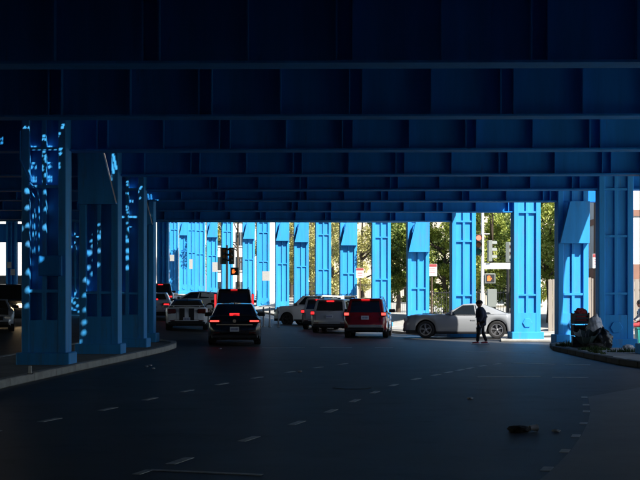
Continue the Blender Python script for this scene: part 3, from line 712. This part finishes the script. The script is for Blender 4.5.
def ped(parent, x, y, z, rz):
    mt = Matrix.Translation((x, y, z)) @ Matrix.Rotation(rz, 4, 'Z')
    b = MB().box(-.27, .27, -.09, .09, -.25, .25, mt).build('pedestrian_signal', 'signal_olive', parent, bevel=.02)
    MB().box(-.22, .22, -.094, -.0905, -.2, .2, mt).build('face', 'black_plastic', b)
    h = MB()
    h.box(-.16, .0, -.1, -.0945, -.13, .03, mt)
    for k, ht in enumerate((.10, .14, .15, .12)): h.box(-.16+k*.042, -.16+k*.042+.032, -.1, -.0945, .031, ht, mt)
    h.add([mt @ Vector(p) for p in ((.001, -.1, -.11), (.07, -.1, -.01), (.07, -.1, .035), (.001, -.1, -.03))], [(0, 1, 2, 3)])
    h.build('hand_symbol', 'hand_on', b)
def signal(label, x, y, kind):
    z = gz(x, y); t = thing('traffic_signal', label, 'traffic light', (x, y, z), 0, 'traffic signals')
    if kind == 'near':
        MB().lathe([(.13, 0), (.13, .4), (.09, .5), (.075, 6.6)], 'Z', 14).build('pole', 'white_paint', t, smooth=40)
        MB().lathe([(.2, 0), (.2, .12), (.14, .2)], 'Z', 14).build('base', 'galv', t)
        head_sig(t, -.2, -.08, EYE+(300-245)/20, R(-6), True)
        head_sig(t, .36, 0, EYE+(300-251)/20, R(95), False, 'signal_olive')
        MB().tube([(0, 0, 4.9), (.36, 0, 4.9)], .025).tube([(-.2, -.05, 4.85), (0, 0, 4.85)], .025).build('bracket', 'galv', t)
        ped(t, .36, -.05, EYE+(300-278.5)/20, R(8))
        MB().box(0.05, 1.38, -.03, -.015, EYE+(300-269)/20, EYE+(300-263)/20).build('street_name_sign', 'white_paint', t)
        MB().box(.22, .68, -.25, .12, EYE+8/20-.75, EYE+11/20).build('control_box', 'signal_olive', t, bevel=.02)
    elif kind == 'side':
        MB().lathe([(.1, 0), (.08, 3.6)], 'Z', 12).build('pole', 'iron_black', t)
        head_sig(t, 0, 0, 4.1, R(70), False, 'signal_olive'); 
    else:
        MB().lathe([(.12, 0), (.09, .5), (.07, 4.6)], 'Z', 12).build('pole', 'galv', t)
        head_sig(t, -.25, 0, 3.9, R(40), False); head_sig(t, .3, -.02, 3.9, R(-20), False)
        ped(t, .5, -.05, 2.9, R(-4))
    return t
signal('traffic signal with white pole, red light and orange hand, behind the grey coupe', X(482.5, 65), 65, 'near')
signal('dark side-facing traffic signal beside the sunlit column and trees', X(508, 68), 68, 'side')
signal('far traffic signal above the black SUV', X(227, 84), 84, 'far')
def noparking(label, px, py, d, col='wood_pole', w=.45, h=.6):
    x = X(px, d); z = gz(x, d); zc = EYE+(300-py)*d/F
    t = thing('parking_sign', label, 'sign', (x, d, z), 0, 'street signs')
    MB().tube([(0, 0.02, -.1), (0, .02, zc-z+h/2)], .035, 8).build('post', 'galv' if col != 'wood_pole' else 'wood_pole', t)
    b = MB().box(-w/2, w/2, -.03, -.018, zc-z-h/2, zc-z+h/2).build('sign_plate', 'white_paint', t)
    MB().box(-w/2+.01, w/2-.01, -.034, -.0305, zc-z+h*.26, zc-z+h/2-.01).build('red_band', 'sign_red', b)
    for k in range(3): MB().box(-w*.32, w*.32, -.033, -.0305, zc-z+h*(.08-.16*k), zc-z+h*(.13-.16*k)).build('print_line', 'sign_red', b)
noparking('white and red parking sign before the trees, left of the sunlit column', 432, 270, 66, w=.5, h=.62)
noparking('white and red parking sign left of the column behind the red SUV', 360, 273, 78)
noparking('red and white sign on a post before the pale building at right', 596.5, 261, 56, col='galv', w=.34, h=.62)
def post(px, d, h, label):
    x = X(px, d); t = thing('delineator_post', label, 'post', (x, d, gz(x, d)), 0, 'flexible posts left of the white SUV')
    MB().lathe([(.1, 0), (.1, .03), (.045, .05), (.04, h-.02), (.03, h)], 'Z', 10).build('tube', 'white_paint', t, smooth=40)
    MB().lathe([(.047, h*.7), (.047, h*.85)], 'Z', 10).build('band', 'metal_grey', t)
for k, (px, lab) in enumerate(((252, 'white flexible post nearest the black SUV'), (263.5, 'white flexible post, second from the black SUV'), (269.6, 'white flexible post below the white pole'), (278.5, 'white flexible post touching the nose of the white SUV'))):
    post(px, 69, 1.05, lab)
x = X(271.8, 112)
t = thing('utility_pole', 'white round pole rising between two blue columns above the posts', 'pole', (x, 112, gz(x, 112)))
MB().lathe([(.34, 0), (.34, .3), (.30, .35), (.27, 15)], 'Z', 16).build('shaft', 'white_paint', t, smooth=40)
x = X(597, 58)
t = thing('utility_pole', 'brown wooden pole between the last two columns at right', 'pole', (x, 58, 0))
MB().lathe([(.17, 0), (.13, 11)], 'Z', 12).build('shaft', 'wood_pole', t, smooth=40)
MB().box(-.1, .1, -.2, -.15, 3.0, 3.5).build('notice', 'poster', t)
# posters on far columns
for px, py, d, w_, h_, lab in ((172, 258, 145, .5, .7, 'white poster on the leftmost far column'), (191, 264, 134, .35, 1.0, 'tall white poster on a far blue column'), (266, 276, 104.5, .6, .75, 'white poster on the column left of the white pole'), (215, 267, 122, .5, .9, 'white poster above the white sideways car')):
    x = X(px, d); z = EYE+(300-py)*d/F
    tag(MB().box(x-w_/2, x+w_/2, d-.02, d, z-h_/2, z+h_/2).build('poster', 'poster'), lab, 'poster', 'posters on the columns')

# ------------------------------------------------------------------ buildings behind
def building(name, label, x0, x1, y0, y1, z0, h, m, rows, cols, ww, wh, face=('S',), band=None, zs=1.2, fh=3.2, roofm='concrete'):
    t = thing(name, label, 'building', (0, 0, z0))
    MB().box(x0, x1, y0, y1, -1, h).build('wall', m, t)
    MB().box(x0-.15, x1+.15, y0-.15, y1+.15, h+.002, h+.35).build('cornice', roofm, t)
    if band:
        for zb_, bh in band: MB().box(x0-.06, x1+.06, y0-.06, y1+.06, zb_, zb_+bh).build('band', 'band_brown', t)
    for f in face:
        for r_ in range(rows):
            for c_ in range(cols):
                z = zs+r_*fh
                if f == 'S':
                    cx = x0+(x1-x0)*(c_+.5)/cols
                    wn = MB().box(cx-ww/2-.08, cx+ww/2+.08, y0-.05, y0+.1, z-.08, z+wh+.08).build('window', 'white_paint', t)
                    for s in (0, 1):
                        MB().box(cx-ww/2+.03+s*ww/2, cx-.03+s*ww/2, y0-.058, y0-.0505, z+.03, z+wh-.03).build('pane', 'window_glass', wn)
                    MB().box(cx-ww/2-.12, cx+ww/2+.12, y0-.14, y0-.0505, z-.14, z-.085).build('sill', 'concrete', wn)
                else:
                    cy = y0+(y1-y0)*(c_+.5)/cols
                    wn = MB().box(x0-.05, x0+.1, cy-ww/2-.08, cy+ww/2+.08, z-.08, z+wh+.08).build('window', 'white_paint', t)
                    for s in (0, 1):
                        MB().box(x0-.058, x0-.0505, cy-ww/2+.03+s*ww/2, cy-.03+s*ww/2, z+.03, z+wh-.03).build('pane', 'window_glass', wn)
    return t
building('white_building', 'white building with brown bands beyond the right pavement', 14.6, 30, 62, 80, 0, 8.5, 'stucco_white', 2, 5, 1.2, 1.4, ('S', 'W'), band=[(2.55, .75), (5.6, .3)], zs=.9, fh=3.0)
building('cream_building', 'long cream building behind the trees', 1, 34, 128, 145, 0, 13, 'stucco_cream', 3, 9, 1.4, 1.6, ('S',))
building('white_hall', 'pale building behind the far end of the sunlit columns', -24, 0.5, 168, 185, 1, 20, 'stucco_white', 4, 8, 1.5, 1.8, ('S',))
building('bright_hall', 'bright white building beyond the far left column', -62, -27, 182, 200, 2, 16, 'stucco_white', 1, 6, 1.4, 1.6, ('S',), zs=11)
building('brick_block', 'dark brick block along the right pavement, outside the picture', 18, 34, -70, 9, 0, 11, 'band_brown', 3, 10, 1.4, 1.6, ('W',))  # added out of view to keep sky and ground light off the island columns
building('rear_block', 'dark brick block across the street behind the camera', -70, 17, -110, -100, 0, 5, 'band_brown', 1, 1, 1.4, 1.6, ())  # added out of view to cut the light entering from behind
# low concrete wall at far left
t = thing('concrete_wall', 'low grey concrete wall before the bright building at left', 'wall', (-30, 132, gz(-30, 132)))
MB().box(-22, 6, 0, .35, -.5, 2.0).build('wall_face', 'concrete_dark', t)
MB().box(-22, 6, -.05, .4, 2.002, 2.12).build('coping', 'concrete', t)
# far pavement along the sunlit row
fp = [(30, 61), (12, 60.5), (9.4, 57.6), (5.0, 57.2), (3.6, 62), (3.2, 66), (2.6, 73), (.8, 81), (-.9, 88), (-2.6, 94.5), (-4.2, 100), (-7.5, 112), (-11.8, 124), (-16, 140), (-18, 150), (-14, 166), (30, 166)]
tag(MB().prism(fp, .003, .12, gz).build('far_pavement', 'concrete'), kind='structure')
ap = [(6.9, 49.6), (9.3, 49.2), (10.6, 50.2), (10.4, 52.2), (7.2, 52.0)]
tag(MB().prism(ap, .003, .1).build('column_apron', 'concrete', bevel=.02), kind='structure')
# wooden fence behind the right columns
t = thing('plank_fence', 'weathered grey plank fence between two right columns', 'fence', (11.2, 61.5, .12))
for k in range(22):
    h = 2.5+random.uniform(-.06, .06)
    me = MB().box(0, .19, 0, .03, 0, h).build('plank', 'wood_grey', t, bevel=.006); me.location = (-.4+k*.205, random.uniform(-.01, .01), 0)
for zz in (.5, 1.9): MB().box(-.4, 4.1, .032, .09, zz, zz+.1).build('rail', 'wood_grey', t)
# iron fences
def iron(x0, x1, y, h, label, st=.14):
    t = thing('iron_fence', label, 'fence', (x0, y, gz(x0, y)+.12))
    me = MB().box(-.011, .011, -.011, .011, 0, h).mesh('bar', 'iron_black')
    n = int((x1-x0)/st)
    for k in range(n+1): put('bar', me, t, (k*st, 0, 0))
    for zz in (.15, h-.15): MB().box(0, x1-x0, -.02, .02, zz, zz+.05).build('rail', 'iron_black', t)
    for xx in (0, x1-x0): MB().box(xx-.04, xx+.04, -.04, .04, -.2, h+.1).build('post', 'iron_black', t)
iron(1.5, 9.5, 88, 2.6, 'black iron railing behind the red SUV and silver SUVs')
iron(5.6, 10.2, 70.5, 2.0, 'black iron railing below the trees behind the grey coupe')

# ------------------------------------------------------------------ trees
def tree(label, x, y, h, cr, m, n, z_lo, seed, size=.2, name='street_tree'):
    rnd = random.Random(seed); z0 = gz(x, y)
    t = thing(name, label, 'tree', (x, y, z0), 0, 'trees behind the columns')
    tr = MB(); th = h*.45
    tr.tube([(0, 0, -.2), (.05, .02, th*.4), (-.05, .06, th*.8), (.05, 0, h*.8)], [.2, .15, .12, .04], 10)
    tips = []
    for k in range(9):
        a = rnd.uniform(0, 6.28); z1 = rnd.uniform(z_lo*.8+.3, h*.6); ln = cr*rnd.uniform(.55, .95); z2 = z1+rnd.uniform(.6, 2.2)
        p0 = Vector((0, 0, z1)); p2 = Vector((ln*math.cos(a), ln*math.sin(a), z2)); p1 = p0.lerp(p2, .5)+Vector((0, 0, -.1))
        tr.tube([p0, p1, p2], [.07, .05, .02], 6); tips.append(p2)
    tr.build('trunk', 'bark', t, smooth=50)
    cl_ = [(p, rnd.uniform(.5, .95)) for p in tips]
    while len(cl_) < 34:
        a = rnd.uniform(0, 6.28); u = rnd.random()**.5; zz = rnd.random()
        z = z_lo+(h-z_lo)*zz; rr = cr*math.sin(math.pi*(.18+.74*zz))**.7
        cl_.append((Vector((rr*u*math.cos(a), rr*u*math.sin(a), z)), rnd.uniform(.45, 1.0)*cr/2.6))
    vs = []; fs = []; tint = []
    ct = [rnd.random() for _ in cl_]
    for i in range(n):
        k = rnd.randrange(len(cl_)); c, r = cl_[k]
        d = Vector((rnd.gauss(0, 1), rnd.gauss(0, 1), rnd.gauss(0, .8))).normalized()*r*rnd.random()**.45
        p = c+d; s = size*rnd.uniform(.5, 1.2)
        q = Euler((rnd.uniform(-1.1, 1.1), rnd.uniform(-1.1, 1.1), rnd.uniform(0, 6.28))).to_matrix()
        o = len(vs)
        for v in ((-.5, 0, 0), (0, -.28, .04), (.55, 0, 0), (0, .28, .04)): vs.append(p+q @ (Vector(v)*s))
        fs.append((o, o+1, o+2, o+3)); tint.append(min(1, max(0, ct[k]*.5+rnd.random()*.5)))
    me = bpy.data.meshes.new('crown'); me.from_pydata([tuple(v) for v in vs], [], fs); me.materials.append(M[m])
    at = me.attributes.new('tint', 'FLOAT', 'FACE'); at.data.foreach_set('value', tint)
    put('crown', me, t)
tree('dark green tree left of the parking sign', X(412, 80), 80, 8.0, 2.3, 'leaf_green', 15400, 2.4, 1)
tree('yellow green tree right of the parking sign', X(445, 77), 77, 7.6, 2.2, 'leaf_yellow', 15400, 1.2, 2)
tree('tall tree behind the near traffic signal', X(492, 76), 76, 8.8, 2.7, 'leaf_yellow', 18700, 2.6, 3)
tree('dark tree right of the near traffic signal', X(512, 84), 84, 8.6, 2.6, 'leaf_green', 15400, 1.6, 4)
tree('yellow green tree above the plank fence', X(549, 73), 73, 7.8, 2.0, 'leaf_yellow', 13200, 2.8, 5)
tree('pale yellow tree behind the silver SUVs', X(362, 98), 98, 10.5, 2.9, 'leaf_pale', 16500, 2.6, 6, .22)
tree('dark green tree right of the column behind the red SUV', X(398, 90), 90, 9.5, 2.3, 'leaf_green', 14300, 2.2, 7, .22)
tree('pale tree in the gap above the white SUV roof', X(333, 112), 112, 11.5, 3.0, 'leaf_pale', 16500, 2.6, 8, .24)
tree('pale tree in the gap above the white SUV bonnet', X(311, 122), 122, 12.5, 2.8, 'leaf_pale', 15400, 2.5, 9, .25)
tree('distant pale tree right of the far traffic signal', X(238, 140), 140, 15, 3.0, 'leaf_pale', 15400, 4, 10, .26)
tree('distant pale tree behind the far haunched columns', X(204, 158), 158, 17, 3.2, 'leaf_pale', 14000, 3, 13, .3)
tree('distant pale tree between far haunched columns', X(291, 132), 132, 13, 2.6, 'leaf_pale', 13200, 3, 11, .26)

for k, (px, d, lab) in enumerate(((405, 116, 'background tree behind the dark green tree'), (478, 108, 'background tree behind the white signal pole'), (508, 114, 'background tree behind the side-facing signal'), (560, 110, 'background tree far behind the plank fence'))):
    tree(lab, X(px, d), d, 11.5+k % 3, 3.0, ['leaf_green', 'leaf_yellow'][k % 2], 13000, 1.0, 40+k, .26)
# ------------------------------------------------------------------ people
def skin_body(name, joints, edges, parent, m, root, sub=2):
    """one continuous surface grown from a skeleton: joints name -> (x,y,z,radius)"""
    me = bpy.data.meshes.new(name); ks = list(joints); ix = {k: i for i, k in enumerate(ks)}
    me.from_pydata([joints[k][:3] for k in ks], [(ix[a], ix[b]) for a, b in edges], [])
    o = bpy.data.objects.new(name, me); C.objects.link(o)
    sk = o.modifiers.new('skin', 'SKIN'); sk.use_smooth_shade = True
    sv = me.skin_vertices[0].data if me.skin_vertices else None
    if sv is None:
        bm = bmesh.new(); bm.from_mesh(me); bm.verts.layers.skin.verify(); bm.to_mesh(me); bm.free(); sv = me.skin_vertices[0].data
    for k in ks:
        r = joints[k][3]; sv[ix[k]].radius = (r, r) if not isinstance(r, tuple) else r
        sv[ix[k]].use_root = (k == root)
    ss = o.modifiers.new('sub', 'SUBSURF'); ss.levels = sub; ss.render_levels = sub
    dg = bpy.context.evaluated_depsgraph_get(); ev = o.evaluated_get(dg)
    me2 = bpy.data.meshes.new_from_object(ev); bpy.data.objects.remove(o)
    me2.materials.clear(); me2.materials.append(M[m])
    for p in me2.polygons: p.use_smooth = True
    return put(name, me2, parent)
def head_part(parent, c, r, face, hat=None, hair='hair_dark'):
    hd = MB(); 
    prof = [(.02, -1.18), (.5, -1.05), (.72, -.7), (.86, -.2), (.92, .25), (.8, .7), (.45, .97), (.02, 1.05)]
    hd.lathe([(a*r, b*r*1.1) for a, b in prof], 'Z', 16, c)
    o = hd.build('head', 'skin', parent, smooth=80)
    f = Vector((face[0], face[1], 0)).normalized(); s = Vector((-f.y, f.x, 0)); c = Vector(c)
    MB().extr([c+f*r*.8+s*r*.16+Vector((0, 0, -.25*r)), c+f*r*.8-s*r*.16+Vector((0, 0, -.25*r)), c+f*r*.85+Vector((0, 0, .2*r))], f*r*.22).build('nose', 'skin', o)
    for k in (-1, 1):
        MB().lathe([(.012, -.012), (.016, 0), (.012, .012)], 'Z', 8, c+f*r*.84+s*k*r*.34+Vector((0, 0, .12*r))).build('eye', 'hair_dark', o)
        MB().lathe([(.012, -.03), (.022, 0), (.014, .032)], 'Z', 8, c+s*k*r*.93).build('ear', 'skin', o)
    m_ = c+f*r*.78+Vector((0, 0, -.55*r)); MB().extr([m_+s*.03, m_-s*.03, m_-s*.03+Vector((0, 0, .012)), m_+s*.03+Vector((0, 0, .012))], f*.012).build('mouth', 'cloth_red', o)
    hr = MB().lathe([(1.0*r, -.1*r), (1.02*r, .3*r), (.9*r, .8*r), (.5*r, 1.12*r), (.03, 1.24*r)], 'Z', 16, c-f*r*.1)
    hr.build('hair' if not hat else 'hat', hat or hair, o, smooth=60)
    if hat: MB().lathe([(1.12*r, .12*r), (1.12*r, .36*r), (.9*r, .40*r)], 'Z', 16, c-f*r*.05).build('hat_band', hat, o, smooth=40)
    return o
def hand(parent, w_, d, up, r=.011):
    """palm and five fingers at wrist w_, pointing along d"""
    d = Vector(d).normalized(); s = Vector(up).normalized(); n = d.cross(s)
    J = {'w': (*w_, .022), 'p': (*(Vector(w_)+d*.05), .03), 'k': (*(Vector(w_)+d*.09), .03)}; E = [('w', 'p'), ('p', 'k')]
    o = skin_body('hand', J, E, parent, 'skin', 'w', 1)
    m = MB(); b = Vector(w_)+d*.095
    for k, ln in enumerate((.075, .085, .08, .062)):
        p = b+s*(.03-.02*k); m.tube([p-d*.02, p+d*ln*.5+n*.006, p+d*ln*.85+n*.028, p+d*ln*.9+n*.045], [.010, .0095, .0085, .006], 6)
    p = Vector(w_)+d*.04+s*.028; m.tube([p-s*.01, p+s*.02+d*.03, p+s*.022+d*.06+n*.012], [.012, .011, .008], 6)
    m.build('fingers', 'skin', o, smooth=60)
px_, py_ = X(481.5, 47.2), 47.2
P = thing('person', 'person in dark jacket and hat walking with a black bag before the grey coupe', 'person', (px_, py_, .004), R(0))
# faces left (-x); stride along x
P.scale = (1.2, 1.15, 0.98)
J = {'pel': (0, 0, .86, .16), 'wst': (0, 0, .98, .175), 'chs': (-.02, 0, 1.15, .195), 'upc': (-.03, 0, 1.28, .17), 'nek': (-.045, 0, 1.38, .07),
     'shl': (-.04, -.15, 1.29, .09), 'ell': (.0, -.23, 1.04, .065), 'wrl': (-.1, -.24, .83, .05),
     'shr': (-.03, .15, 1.29, .09), 'elr': (.03, .22, 1.04, .065), 'wrr': (-.05, .22, .84, .05),
     'hem': (0, 0, .70, .17)}
E = [('hem', 'pel'), ('pel', 'wst'), ('wst', 'chs'), ('chs', 'upc'), ('upc', 'nek'), ('upc', 'shl'), ('shl', 'ell'), ('ell', 'wrl'), ('upc', 'shr'), ('shr', 'elr'), ('elr', 'wrr')]
skin_body('jacket', J, E, P, 'cloth_navy', 'pel')
J = {'pel': (0, 0, .84, .12), 'hl': (-.02, -.08, .78, .095), 'kl': (-.10, -.09, .45, .065), 'al': (-.13, -.09, .08, .05),
     'hr': (.02, .08, .78, .095), 'kr': (.04, .09, .46, .065), 'ar': (.16, .09, .09, .05)}
E = [('pel', 'hl'), ('hl', 'kl'), ('kl', 'al'), ('pel', 'hr'), ('hr', 'kr'), ('kr', 'ar')]
skin_body('trousers', J, E, P, 'cloth_black', 'pel')
for (ax, ay, az) in ((-.13, -.09, .0), (.16, .09, .0)):
    J = {'h': (ax+.05, ay, .055, .045), 'm': (ax-.06, ay, .05, .045), 't': (ax-.17, ay, .04, .035)}
    so_ = skin_body('shoe', J, [('h', 'm'), ('m', 't')], P, 'shoe_red', 'h', 1)
    MB().box(ax-.2, ax+.1, ay-.048, ay+.048, .0, .025).build('sole', 'white_paint', so_, bevel=.01)
head_part(P, Vector((-.07, -.0, 1.50)), .105, (-1, -.45), hat='cloth_black')
hand(P, (-.11, -.24, .82), (-.15, 0, -1), (-1, 0, 0)); hand(P, (-.06, .22, .83), (-.1, 0, -1), (-1, 0, 0))
bag = thing('shopping_bag', 'black bag hanging from the hand of the walking person', 'bag', (px_-.13, py_-.24, .3))
J = {'a': (0, 0, .05, (.12, .1)), 'b': (0.02, 0, .2, (.13, .1)), 'c': (0, 0, .38, (.07, .06)), 'd': (0, 0, .46, .03)}
skin_body('sack', J, [('a', 'b'), ('b', 'c'), ('c', 'd')], bag, 'bag_black', 'b')
# seated person at the right edge
sx, sy = X(643, 43.5), 43.5
ck = thing('teal_crate', 'teal plastic bin under the seated person at the right edge', 'bin', (sx, sy, .142))
MB().add([(x*f, y*f, z) for z, f in ((0, .85), (.5, 1)) for x, y in ((-.24, -.22), (.24, -.22), (.24, .22), (-.24, .22))], [(0,1,2,3), (4,7,6,5), (0,4,5,1), (1,5,6,2), (2,6,7,3), (3,7,4,0)]).build('tub', 'teal_plastic', ck, bevel=.02)
MB().box(-.27, .27, -.25, .25, .5, .54).build('lid', 'teal_plastic', ck, bevel=.012)
P2 = thing('person', 'seated person in white top at the right edge of the picture', 'person', (sx, sy, .142))
J = {'pel': (0, 0, .68, .14), 'wst': (0, 0, .82, .13), 'chs': (-.04, 0, 1.0, .155), 'upc': (-.06, 0, 1.12, .13), 'nek': (-.08, 0, 1.2, .06), 'shl': (-.06, -.17, 1.1, .075), 'ell': (-.12, -.22, .87, .055), 'wrl': (-.3, -.16, .76, .04), 'shr': (-.06, .17, 1.1, .075), 'elr': (-.12, .22, .87, .055), 'wrr': (-.3, .16, .76, .04)}
skin_body('top', J, [('pel', 'wst'), ('wst', 'chs'), ('chs', 'upc'), ('upc', 'nek'), ('upc', 'shl'), ('shl', 'ell'), ('ell', 'wrl'), ('upc', 'shr'), ('shr', 'elr'), ('elr', 'wrr')], P2, 'cloth_white', 'pel')
J = {'pel': (0, 0, .66, .14), 'hl': (-.06, -.09, .64, .1), 'kl': (-.42, -.12, .62, .075), 'al': (-.40, -.12, .1, .05), 'hr': (-.06, .09, .64, .1), 'kr': (-.42, .12, .62, .075), 'ar': (-.4, .12, .1, .05)}
skin_body('trousers', J, [('pel', 'hl'), ('hl', 'kl'), ('kl', 'al'), ('pel', 'hr'), ('hr', 'kr'), ('kr', 'ar')], P2, 'cloth_red', 'pel')
for ay in (-.12, .12):
    skin_body('shoe', {'h': (-.36, ay, .05, .045), 'm': (-.46, ay, .045, .042), 't': (-.56, ay, .04, .034)}, [('h', 'm'), ('m', 't')], P2, 'cloth_black', 'h', 1)
head_part(P2, Vector((-.11, 0, 1.34)), .105, (-1, -.3))
hand(P2, (-.3, -.16, .76), (-1, .1, -.2), (0, 0, 1)); hand(P2, (-.3, .16, .76), (-1, -.1, -.2), (0, 0, 1))

# ------------------------------------------------------------------ junk heap against the right column
bx, by = 8.05, 39.3
def blob(name, label, cat, c, size, m, seed, group=None, knot=False):
    rnd = random.Random(seed); bm = bmesh.new(); bmesh.ops.create_icosphere(bm, subdivisions=4, radius=1)
    off = [Vector((rnd.uniform(-1, 1), rnd.uniform(-1, 1), rnd.uniform(-1, 1))).normalized() for _ in range(14)]
    for v in bm.verts:
        p = v.co.copy(); k = 1+sum(.04*math.sin(9*p.dot(o)+i) for i, o in enumerate(off[:7]))+sum(.03*math.sin(21*p.dot(o)+i) for i, o in enumerate(off[7:]))
        z = p.z*k*size[2]; v.co = Vector((p.x*k*size[0], p.y*k*size[1], max(z, -size[2]*.75)))
        if knot and p.z > .8: v.co.x *= .35; v.co.y *= .35; v.co.z *= 1.18
    me = bpy.data.meshes.new(name); bm.to_mesh(me); bm.free(); me.materials.append(M[m])
    for p in me.polygons: p.use_smooth = True
    o = put(name, me, None, (c[0], c[1], c[2]+size[2]*.75))
    return tag(o, label, cat, group)
blob('trash_bag', 'black bin bag slumped against the shaded right column', 'bag', (8.5, 39.1, .14), (.3, .28, .34), 'bag_black', 3, knot=True)
blob('tarp_bundle', 'white plastic sheet bundle leaning between umbrella and shaded column', 'bundle', (8.40, 39.72, .14), (.26, .24, .55), 'tarp', 5)
blob('clothes_heap', 'dark heap of clothes beside the green umbrella', 'clothes', (8.2, 38.85, .14), (.3, .2, .1), 'rag', 8)
blob('white_bag', 'small white plastic bag at the foot of the shaded right column', 'bag', (9.25, 39.0, .14), (.16, .1, .07), 'tarp', 9)
u = thing('umbrella', 'open dark green umbrella lying upside down by the junk heap', 'umbrella', (7.97, 39.0, .62))
u.rotation_euler = (R(180+14), R(-8), R(15))
vs = [(0, 0, .46)]; n = 8
for k in range(n):
    a = 2*math.pi*k/n; vs.append((.22*math.cos(a), .22*math.sin(a), .28))
for k in range(n):
    a = 2*math.pi*k/n; vs.append((.38*math.cos(a), .38*math.sin(a), 0))
for k in range(n):
    a = 2*math.pi*(k+.5)/n; vs.append((.325*math.cos(a), .325*math.sin(a), .05))
fs = []
for k in range(n):
    k2 = (k+1) % n; fs += [(0, 1+k, 1+k2), (1+k, 9+k, 17+k), (1+k, 17+k, 1+k2), (1+k2, 17+k, 9+k2)]
MB().add(vs, fs).build('canopy', 'umbrella_green', u)
rb = MB()
for k in range(n):
    a = 2*math.pi*k/n; rb.tube([(0, 0, .45), (.22*math.cos(a), .22*math.sin(a), .27), (.385*math.cos(a), .385*math.sin(a), -.01)], .005, 5)
rb.build('ribs', 'metal_grey', u)
MB().tube([(0, 0, .02), (0, 0, .5)], .009, 8).build('shaft', 'metal_grey', u)
MB().tube([(0, 0, .02), (0, 0, -.08), (.03, 0, -.12), (.07, 0, -.10), (.075, 0, -.05)], .015, 8).build('handle', 'black_plastic', u)
# stacked crates behind
for k, (zz, lab) in enumerate(((.14, 'lower dark plastic crate behind the umbrella'), (.50, 'middle dark plastic crate behind the umbrella'), (.86, 'top dark plastic crate behind the umbrella'))):
    t = thing('plastic_crate', lab, 'crate', (8.07, 40.35, zz), R(6*k-4), 'crates in the junk heap')
    MB().box(-.24, .24, -.18, .18, .0, .03).build('floor_panel', 'crate_dark', t)
    MB().box(-.21, .21, -.15, .15, .031, .31).build('contents', ['cloth_navy', 'rag', 'cloth_red'][k], t, bevel=.05)
    for s in (-1, 1):
        for zz2 in (.03, .14, .25): MB().box(-.24, .24, min(s*.18, s*.16), max(s*.18, s*.16), zz2, zz2+.07).build('side_slat', 'crate_dark', t)
        MB().box(min(s*.24, s*.22), max(s*.24, s*.22), -.159, .159, .03, .33).build('end_panel', 'crate_dark', t)
        for s2 in (-1, 1): MB().box(min(s*.245, s*.2), max(s*.245, s*.2), min(s2*.185, s2*.15), max(s2*.185, s2*.15), .001, .345).build('corner_post', 'crate_dark', t)
blob('clothes_bundle', 'dark red bundle on top of the stacked crates', 'bundle', (8.1, 40.35, 1.1), (.2, .17, .14), 'cloth_red', 12)
# debris on the road
dx, dy = G(519, 432)
blob('road_rag', 'dark crumpled rag lying on the road in the foreground', 'rag', (dx, dy, .0), (.13, .12, .045), 'rag', 21)
dx, dy = G(533, 431.5)
t = thing('paper_cup', 'crushed white paper cup beside the rag on the road', 'cup', (dx, dy, .045), R(25))
MB().lathe([(.03, -.05), (.042, .05)], 'X', 14).lathe([(.046, .048), (.046, .056)], 'X', 14).build('cup_body', 'tarp', t, smooth=40)
for k, (px, py) in enumerate(((150, 366), (153, 369), (146, 367), (470, 399), (556, 432), (300, 372), (220, 349))):
    x, y = G(px, py)
    if x < -4.6 and y > 24: x = -4.55+0.05*k
    blob('litter', ['pale scrap of litter by the island kerb', 'second pale scrap of litter by the island kerb', 'third pale scrap of litter by the island kerb', 'scrap of litter on the open road', 'tiny scrap of litter right of the road rag', 'scrap of litter in the middle lane', 'scrap of litter behind the black sedan'][k], 'litter', (x, y, .0), (.05, .04, .02), 'tarp', 30+k)
# kerb marker post stub on the island
x, y = G(31, 384)
t = thing('kerb_marker', 'small white reflector on the left island kerb', 'marker', (-5.62, 25.2, .165))
MB().box(-.03, .03, -.012, .012, 0, .16).build('blade', 'white_paint', t, bevel=.006); MB().box(-.05, .05, -.04, .04, -.002, .012).build('foot', 'rubber', t)
# weeds along the right kerb
def weeds(name, label, cx, cy, rx, ry, n, h, seed):
    rnd = random.Random(seed); vs = []; fs = []
    for k in range(n):
        a = rnd.uniform(0, 6.28); u = rnd.random()**.6; x, y = cx+rx*u*math.cos(a), cy+ry*u*math.sin(a)
        q = rnd.uniform(0, 6.28); hh = h*rnd.uniform(.4, 1.1)*(1.1-u*.6); lx, ly = rnd.gauss(0, .4)*hh, rnd.gauss(0, .4)*hh; o = len(vs); w2 = .008
        vs += [(x-w2*math.cos(q), y-w2*math.sin(q), .13), (x+w2*math.cos(q), y+w2*math.sin(q), .13), (x+lx*.5+w2*math.cos(q), y+ly*.5+w2*math.sin(q), .13+hh*.7), (x+lx, y+ly, .13+hh), (x+lx*.5-w2*math.cos(q), y+ly*.5-w2*math.sin(q), .13+hh*.7)]
        fs.append((o, o+1, o+2, o+3, o+4))
    tag(MB().add(vs, fs).build(name, 'grass'), label, 'weeds', kind='stuff')
weeds('weeds', 'tuft of weeds left of the umbrella', 7.75, 40.9, .35, .35, 260, .22, 1)
weeds('weeds', 'tuft of weeds in front of the bin bag', 8.0, 37.9, .5, .3, 320, .16, 2)
weeds('weeds', 'tuft of weeds before the shaded right column', 8.6, 36.5, .6, .3, 260, .15, 3)
weeds('weeds', 'weeds along the right kerb', 7.65, 36.0, .12, 1.2, 160, .14, 4)
